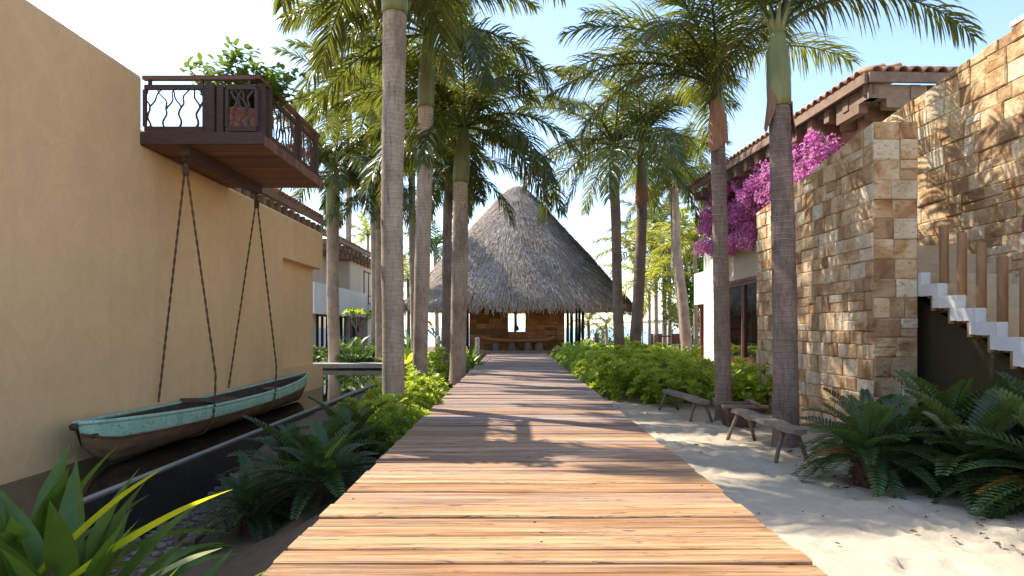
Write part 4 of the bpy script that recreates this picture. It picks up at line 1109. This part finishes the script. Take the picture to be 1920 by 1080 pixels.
# cycads
def cyfrond(seed, mat, L=.95, np_=17, ll=.17, lw=.033, arch=(55, -25)):
    r_ = random.Random(seed); mb = MB(); N = 12; pts = [Vector((0, 0, 0))]; ds = []
    for i in range(N):
        th = R(arch[0]+(arch[1]-arch[0])*(i/N)); d = Vector((math.cos(th), r_.uniform(-.03, .03), math.sin(th))).normalized(); ds.append(d); pts.append(pts[-1]+d*L/N)
    ds.append(ds[-1]); mb.tube(pts, [.009-.006*i/N for i in range(N+1)], 5)
    for s_ in (-1, 1):
        for i in range(np_):
            q = .22+.77*(i+.5)/np_; k = q*N; i0 = int(k); p = pts[i0].lerp(pts[min(N, i0+1)], k-i0); d = ds[i0]; side = Vector((0, s_, 0)); up = side.cross(d)*-s_
            if up.z < 0: up = -up
            ld = (side*math.sin(R(68-25*q))+d*math.cos(R(68-25*q))+up*.32).normalized()
            mb.leaf(p, ld, up, ll*(math.sin(math.pi*min(1, .22+.74*q))**.5)*r_.uniform(.9, 1.05), lw, .25, .18, prof=(.35, .8, 1.0, .8, 0))
    return mb.mesh('frond', M[mat])
ARC = [(75, 25), (55, -10), (38, -30), (20, -50), (5, -60)]
CYF = [[cyfrond(i*5+j, 'cycad', arch=a) for j in range(2)] for i, a in enumerate(ARC)]
CYP = [cyfrond(70+i, 'cycadp', .8, 20, .14, .038, (65, 15)) for i in range(2)]; CYO = [cyfrond(80+i, 'cycado', .8, 18, .13, .03, (25, -40)) for i in range(2)]
def cycad(x, y, sc, n, label, pale=0, orange=0, group='cycads with feathery dark fronds', z=None, bz=.15):
    z = gz(x, y) if z is None else z; root = empty('cycad', (x, y, z), label, 'cycad', group)
    mb = MB(); mb.lathe((x, y, z-.03), [(.13*sc, 0), (.15*sc, .06), (.12*sc, bz), (.03, bz+.06)], 10, jit=.15)
    for i in range(150):
        a = rnd.uniform(0, 6.28); zz_ = rnd.uniform(.0, bz+.05); L = rnd.uniform(.10, .24)*sc
        p = Vector((x+.10*sc*math.cos(a), y+.10*sc*math.sin(a), z+zz_)); mb.leaf(p, (math.cos(a), math.sin(a), rnd.uniform(-.5, 1.4)), (0, 0, 1), L, .014, .5, .1)
    mb.build('stem', M['dirt'], root)
    for i in range(n):
        q = (i+.5)/n; ag = min(4, int(q*5)); az = i*2.4+rnd.uniform(-.3, .3); s_ = sc*rnd.uniform(.8, 1.1)
        place('frond', rnd.choice(CYF[ag]), root, (0, 0, bz), (R(rnd.uniform(-10, 10)), 0, az), s_)
    for i in range(pale): place('frond', rnd.choice(CYP), root, (0, 0, bz), (0, 0, rnd.uniform(1.6, 4.4)), sc*rnd.uniform(.85, 1.05), label='pale new frond')
    for i in range(orange): place('frond', rnd.choice(CYO), root, (0, 0, bz), (0, 0, rnd.uniform(2.4, 5.2)), sc*.9, label='orange dying frond')
    return root
cycad(2.80, 5.10, .66, 44, 'cycad with bristly brown stem on the sand left of the larger right cycads', 0, 2, bz=.2)
cycad(3.50, 4.85, .82, 44, 'large dark cycad at the right edge under the stairs', 1, 2)
cycad(3.80, 5.55, .85, 40, 'cycad with pale new fronds standing against the dark stair wall', 4, 0)
cycad(3.42, 6.25, .65, 34, 'cycad growing against the foot of the stone pillar', 0, 0)
cycad(3.70, 4.25, .82, 42, 'dark cycad spilling in from the lower right edge', 0, 2)
cycad(4.15, 4.95, .85, 36, 'cycad at far right below the lowest stair poles', 2, 1)
cycad(3.30, 5.45, .6, 34, 'cycad tucked between the bristly stemmed one and the pillar', 0, 1)
cycad(-1.55, 5.15, .70, 40, 'dark cycad leaning over the left boardwalk edge nearest the camera', 0, 0)
cycad(-1.95, 5.9, .82, 44, 'dark cycad between the pond wall and the front palm', 1, 0)
cycad(-2.1, 5.1, .55, 30, 'dark cycad closest to the pebbles by the pond wall', 0, 0)
cycad(-1.65, 6.5, .72, 38, 'dark cycad directly in front of the thickest palm', 0, 1)
for i, (px, d) in enumerate(((640, 20.6), (668, 21.0))):
    q = P(px, 670, d); cycad(q.x, q.y, 1.0, 20, ['dark fan of fronds beside the leftmost pond palm', 'dark fronds before the villa windows beyond the pond'][i], z=-.2)

# strap leaf plants
def strap(L, W, th0, th1, seed, mat):
    r_ = random.Random(seed); mb = MB(); N = 14; p = Vector((0, 0, 0)); vs = []
    for i in range(N+1):
        q = i/N; th = R(th0+(th1-th0)*q**1.6); d = Vector((math.cos(th), 0, math.sin(th))); nn = Vector((-math.sin(th), 0, math.cos(th)))
        w_ = W*.5*max(0, (.55+.6*math.sin(math.pi*min(1, q*1.02))**.8)*(1 if q < .7 else (1-((q-.7)/.3)**1.7))) if i < N else .0008
        tw = .25*math.sin(q*2.5+seed); sd = Vector((0, math.cos(tw), math.sin(tw)))
        for k, f_ in ((-1, .22), (-.5, .05), (0, -.0), (.5, .05), (1, .22)): vs.append(p+sd*w_*k+nn*w_*f_*1.6+(nn*-.08*w_ if k == 0 else Vector((0, 0, 0))))
        p = p+d*L/N
    mb.add(vs, [(i*5+j, i*5+j+1, i*5+6+j, i*5+5+j) for i in range(N) for j in range(4)], True)
    return mb.mesh('leaf', M[mat])
ST = [strap(.85, .085, 78, 45, 1, 'strap'), strap(.9, .09, 65, 10, 2, 'strap'), strap(.9, .085, 50, -25, 3, 'strap'), strap(.8, .08, 32, -35, 4, 'strap'), strap(.85, .09, 60, 30, 5, 'strap')]
def strapplant(x, y, z, n, sc, label):
    root = empty('strap_leaf_plant', (x, y, z), label, 'plant', 'strap leaved plants at the lower left')
    for i in range(n):
        q = i/n; me = ST[0] if q < .25 else rnd.choice(ST[1:3]+[ST[4]]) if q < .65 else rnd.choice(ST[2:4])
        place('leaf', me, root, (rnd.uniform(-.04, .04), rnd.uniform(-.04, .04), 0), (R(rnd.uniform(-9, 9)), 0, i*2.4+rnd.uniform(-.3, .3)), sc*rnd.uniform(.75, 1.1))
    return root
s1 = strapplant(-1.85, 2.62, -.50, 46, 1.06, 'glossy dark green strap leaved plant with a bright yellow leaf, lower left')
strapplant(-2.35, 3.0, -.50, 40, 1.1, 'strap leaved plant at the left picture edge behind the yellow leaved one')
strapplant(-1.45, 2.2, -.55, 24, .95, 'strap leaved plant at the bottom edge nearest the boardwalk')
YL = strap(.75, .06, 42, 22, 6, 'strapy'); YW = strap(.55, .07, 35, 20, 7, 'strapw')
sl1 = wloc(s1)
place('leaf', YL, s1, P(120, 1095, 2.5)-sl1, (R(-35), R(0), R(-4)), .92, label='bright yellow leaf')
place('leaf', YL, s1, P(60, 1090, 2.6)-sl1, (R(-30), R(-12), R(6)), .85, label='yellow green leaf')
place('leaf', YW, s1, P(225, 1120, 2.35)-sl1, (R(-35), 0, R(-6)), .7, label='pale sunlit leaf')
MB().tube([(-1.83, 2.5, -.5), (-1.82, 2.5, -.1), (-1.79, 2.5, .1), (-1.80, 2.5, .22)], [.012, .012, .016, .008], 6).build('dry_flower_stalk', M['dirt'], s1)

# bougainvillea
bg_ = empty('bougainvillea', (5.4, 13.5, 3.2), 'mass of magenta bougainvillea spilling over the right villa parapet', 'bougainvillea')
fl = MB(); lf = MB(); rs = np.random.RandomState(5)
cl = []
for i in range(170):
    y = 10.9+rs.rand()*6.9; x = 5.38+rs.randn()*.16; hgt = .30+.22*math.sin(y*2.1)+.2
    z = 3.86+(y-11)*.005+(rs.rand()-.42)*1.0*(.75+.25*math.sin(y*1.7)); cl.append((x, y, z, .12+rs.rand()*.14))
for i in range(34): cl.append((5.35+rs.randn()*.1, 14.5+rs.rand()*3.4, 2.95+rs.rand()*.4, .12+rs.rand()*.1))
for (x, y, z, r) in cl:
    for k in range(95):
        v_ = Vector(rs.randn(3)).normalized()*r*(.6+.5*rs.rand()); c = Vector((x, y, z))+v_
        d = (v_.normalized()+Vector(rs.randn(3))*.5).normalized()
        for j in range(3):
            e = (d*.6+Vector(rs.randn(3))*.8).normalized(); fl.leaf(c, e, d, .05, .04, .1, .1, prof=(.4, 1, 0))
    for k in range(40 if rs.rand() < .4 else 12):
        v_ = Vector(rs.randn(3)).normalized()*r*1.12; lf.leaf(Vector((x, y, z))+v_, Vector(rs.randn(3)), (0, 0, 1), .06, .035, .2, .1, prof=(.4, 1, 0))
for i in range(24):   # arching sprays
    y = 11+rs.rand()*6; p = Vector((5.3, y, 4.0)); d = Vector((-.2+rs.randn()*.4, -.3+rs.randn()*.5, .8)).normalized()
    for s_ in range(7):
        d = (d+Vector((0, 0, -.12))).normalized(); p = p+d*.07
        for k in range(10): fl.leaf(p+Vector(rs.randn(3))*.03, Vector(rs.randn(3)), (0, 0, 1), .05, .04, .1, .1, prof=(.4, 1, 0)) if s_ > 2 else lf.leaf(p+Vector(rs.randn(3))*.03, Vector(rs.randn(3)), (0, 0, 1), .06, .035, .1, .1, prof=(.4, 1, 0))
fl.build('flowers', M['bract'], bg_, kind='stuff'); lf.build('foliage', M['tree'], bg_, kind='stuff')

# trees beyond terrace (dense green)
def tree(px, py, d, r, h, label, n=2600):
    c = P(px, py, d); g = gz(c.x, c.y); root = empty('leafy_tree', (c.x, c.y, g), label, 'tree'); MB().tube([(c.x, c.y, g-.1), (c.x+.1, c.y, c.z)], [.14, .07], 8).build('trunk', M['greywood'], root)
    mb = MB(); rs = np.random.RandomState(int(px))
    cs = [Vector((c.x+rs.randn()*r*.45, c.y+rs.randn()*r*.45, c.z+rs.randn()*h*.45)) for _ in range(26)]
    for i in range(n):
        q = cs[rs.randint(26)]+Vector(rs.randn(3))*r*.20; mb.leaf(q, Vector(rs.randn(3)), (0, 0, 1), .2, .11, .3, .1, prof=(.4, 1, .7, 0))
    mb.build('crown', M['tree'], root, kind='stuff')
tree(1318, 560, 28, 1.3, 3.2, 'dense green leafy tree beside the white overhang'); tree(1300, 590, 31, 1.2, 2.0, 'green leafy tree behind the curving leaning palm')
tree(700, 620, 40, 1.6, 1.6, 'low green leafy tree behind the villa corner'); tree(1135, 655, 44, 2.2, .7, 'low green bush on the beach right of the hut')
# ------------------------------------------------------------ benches, trough
def bench(x0, y0, x1, y1, zs, label, seed):
    r_ = random.Random(seed); root = empty('rustic_bench', ((x0+x1)/2, (y0+y1)/2, -.25), label, 'bench', 'rustic benches on the sand')
    A = Vector((x0, y0, zs)); B = Vector((x1, y1, zs)); d = (B-A).normalized(); sd = Vector((-d.y, d.x, 0)); N = 22; vs = []
    for i in range(N+1):
        q = i/N; c = A.lerp(B, q)+Vector((0, 0, noise.noise(Vector((q*4, seed, 0)))*.025)); w0 = .10+noise.noise(Vector((q*6, seed, 3)))*.025; w1 = .10+noise.noise(Vector((q*6, seed, 8)))*.03; th = .045+noise.noise(Vector((q*7, seed, 2)))*.015
        e = 1 if 0 < i < N else .6
        for (a, z) in ((-w0*e, -th*.4), (-w0*e*.9, th*.4), (-.03, th*.55), (.0, th*.35), (.035, th*.55), (w1*e*.9, th*.4), (w1*e, -th*.4), (0, -th*.8)): vs.append(c+sd*a+Vector((0, 0, z)))
    fs = [(i*8+j, i*8+(j+1) % 8, i*8+8+(j+1) % 8, i*8+8+j) for i in range(N) for j in range(8)]+[tuple(range(8))[::-1], tuple(N*8+j for j in range(8))]
    MB().add(vs, [f[::-1] for f in fs]).build('seat', M['greywood'], root)
    for q in (.12, .86):
        for s_ in (-1, 1):
            p = A.lerp(B, q); t_ = p+sd*.05*s_; f_ = p+sd*.155*s_+d*(q-.5)*.18; f_.z = -.27
            m = (t_+f_)/2+Vector((r_.uniform(-.012, .012), r_.uniform(-.012, .012), 0)); MB().tube([t_, m, f_], [.026, .021, .019], 7, True, .08).build('leg', M['greywood'], root)
bench(2.56, 7.35, 2.58, 5.78, .06, 'near weathered grey plank bench in front of the dark trunk palm', 4)
bench(2.36, 9.95, 2.50, 8.35, .03, 'far weathered grey plank bench at the foot of the hedge', 9)
tr = empty('wooden_trough', (2.86, 8.1, -.25), 'old dark wooden trough standing between the two benches', 'trough')
vs = []
def rect(cx, cy, hx, hy, z): return [(cx-hx, cy-hy, z), (cx+hx, cy-hy, z), (cx+hx, cy+hy, z), (cx-hx, cy+hy, z)]
vs += rect(2.84, 8.1, .15, .13, -.28)+rect(2.86, 8.1, .23, .17, .015)+rect(2.86, 8.1, .19, .13, .012)+rect(2.85, 8.1, .14, .11, -.12)
fs = []
for L_ in (0, 4, 8):
    for i in range(4): i2 = (i+1) % 4; fs.append((L_+i, L_+i2, L_+4+i2, L_+4+i))
fs += [(12, 13, 14, 15), (3, 2, 1, 0)]
MB().add([tuple(c+rnd.uniform(-.006, .006) for c in v) for v in vs], fs).build('body', M['oldwood'], tr)
for (a, b) in (((2.58, 7.92, .03), (3.14, 7.91, .025)), ((2.58, 8.29, .03), (3.13, 8.28, .025))):
    MB().beam(a, b, .05, .035).build('rim_rail', M['greywood'], tr)
MB().beam((3.0, 7.85, .055), (3.04, 8.34, .06), .045, .03).build('rim_rail', M['greywood'], tr)

# ------------------------------------------------------------ terrace furniture, parasols
def parasol(px, py, d, wm, label, hgt=.42):
    t_ = P(px, py, d); root = empty('parasol', (t_.x, t_.y, gz(t_.x, t_.y)), label, 'parasol', 'white parasols on the beach')
    MB().tube([(t_.x, t_.y, gz(t_.x, t_.y)), (t_.x, t_.y, t_.z)], .035, 8).build('pole', M['redframe'], root)
    mb = MB(); n = 8; vs = [(t_.x, t_.y, t_.z)]
    for k in range(n):
        a = math.pi/8+k*math.pi/4; vs.append((t_.x+wm*math.cos(a), t_.y+wm*math.sin(a), t_.z-hgt))
    for k in range(n):
        a = math.pi/8+k*math.pi/4; vs.append((t_.x+wm*math.cos(a), t_.y+wm*math.sin(a), t_.z-hgt-.12))
    fs = [(0, 1+k, 1+(k+1) % n) for k in range(n)]+[(1+k, 9+k, 9+(k+1) % n, 1+(k+1) % n) for k in range(n)]
    mb.add(vs, fs).build('canopy', M['canvas'], root)
parasol(1242, 585, 38, 1.9, 'white parasol over the terrace table, right of the hedge palms', .5)
parasol(1205, 590, 46, 1.9, 'white parasol nearer the sea, partly behind the leaning hedge palm', .5)
parasol(1113, 627, 48, 1.3, 'small low white parasol under the right eave of the hut', .4)
parasol(1285, 592, 44, 1.8, 'white parasol half behind the curving leaning palm', .5)
tb = P(1256, 638, 29)
def table(px, py, d, wm, label):
    q = P(px, py, d); z0 = gz(q.x, q.y)+.02; root = empty('dining_table', (q.x, q.y, z0), label, 'table', 'red wood tables on the terrace')
    MB().box((q.x-wm, q.y-.4, q.z-.06), (q.x+wm, q.y+.4, q.z)).build('table_top', M['redframe'], root)
    for a in (-1, 1):
        for b in (-1, 1): MB().box((q.x+a*(wm-.08)-.04, q.y+b*.32-.04, z0), (q.x+a*(wm-.08)+.04, q.y+b*.32+.04, q.z-.062)).build('leg', M['redframe'], root)
table(1250, 629, 29, .75, 'red brown wooden table on the terrace under the parasol')
def chair(px, d, label):
    q = P(px, 640, d); z0 = -.2; root = empty('terrace_chair', (q.x, q.y, z0), label, 'chair', 'wooden chairs on the terrace')
    x, y = q.x, q.y
    MB().box((x-.25, y-.25, .22), (x+.25, y+.25, .28)).build('seat', M['redframe'], root); MB().box((x-.25, y+.2, .285), (x+.25, y+.25, .75)).build('backrest', M['redframe'], root)
    for a in (-1, 1):
        for b in (-1, 1): MB().box((x+a*.22-.025, y+b*.22-.025, z0), (x+a*.22+.025, y+b*.22+.025, .218)).build('leg', M['redframe'], root)
chair(1232, 27.5, 'red brown wooden chair left of the terrace table'); chair(1272, 27.8, 'red brown wooden chair right of the terrace table')
lo = empty('sun_lounger', (8.2, 27.5, -.2), 'white cushioned daybed by the curving leaning palm', 'lounger')
MB().box((7.6, 27, .10), (9.6, 27.9, .24)).build('cushion', M['canvas'], lo)
for a in (7.75, 9.45):
    for b in (27.1, 27.8): MB().box((a-.04, b-.04, -.22), (a+.04, b+.04, .098)).build('leg', M['redframe'], lo)
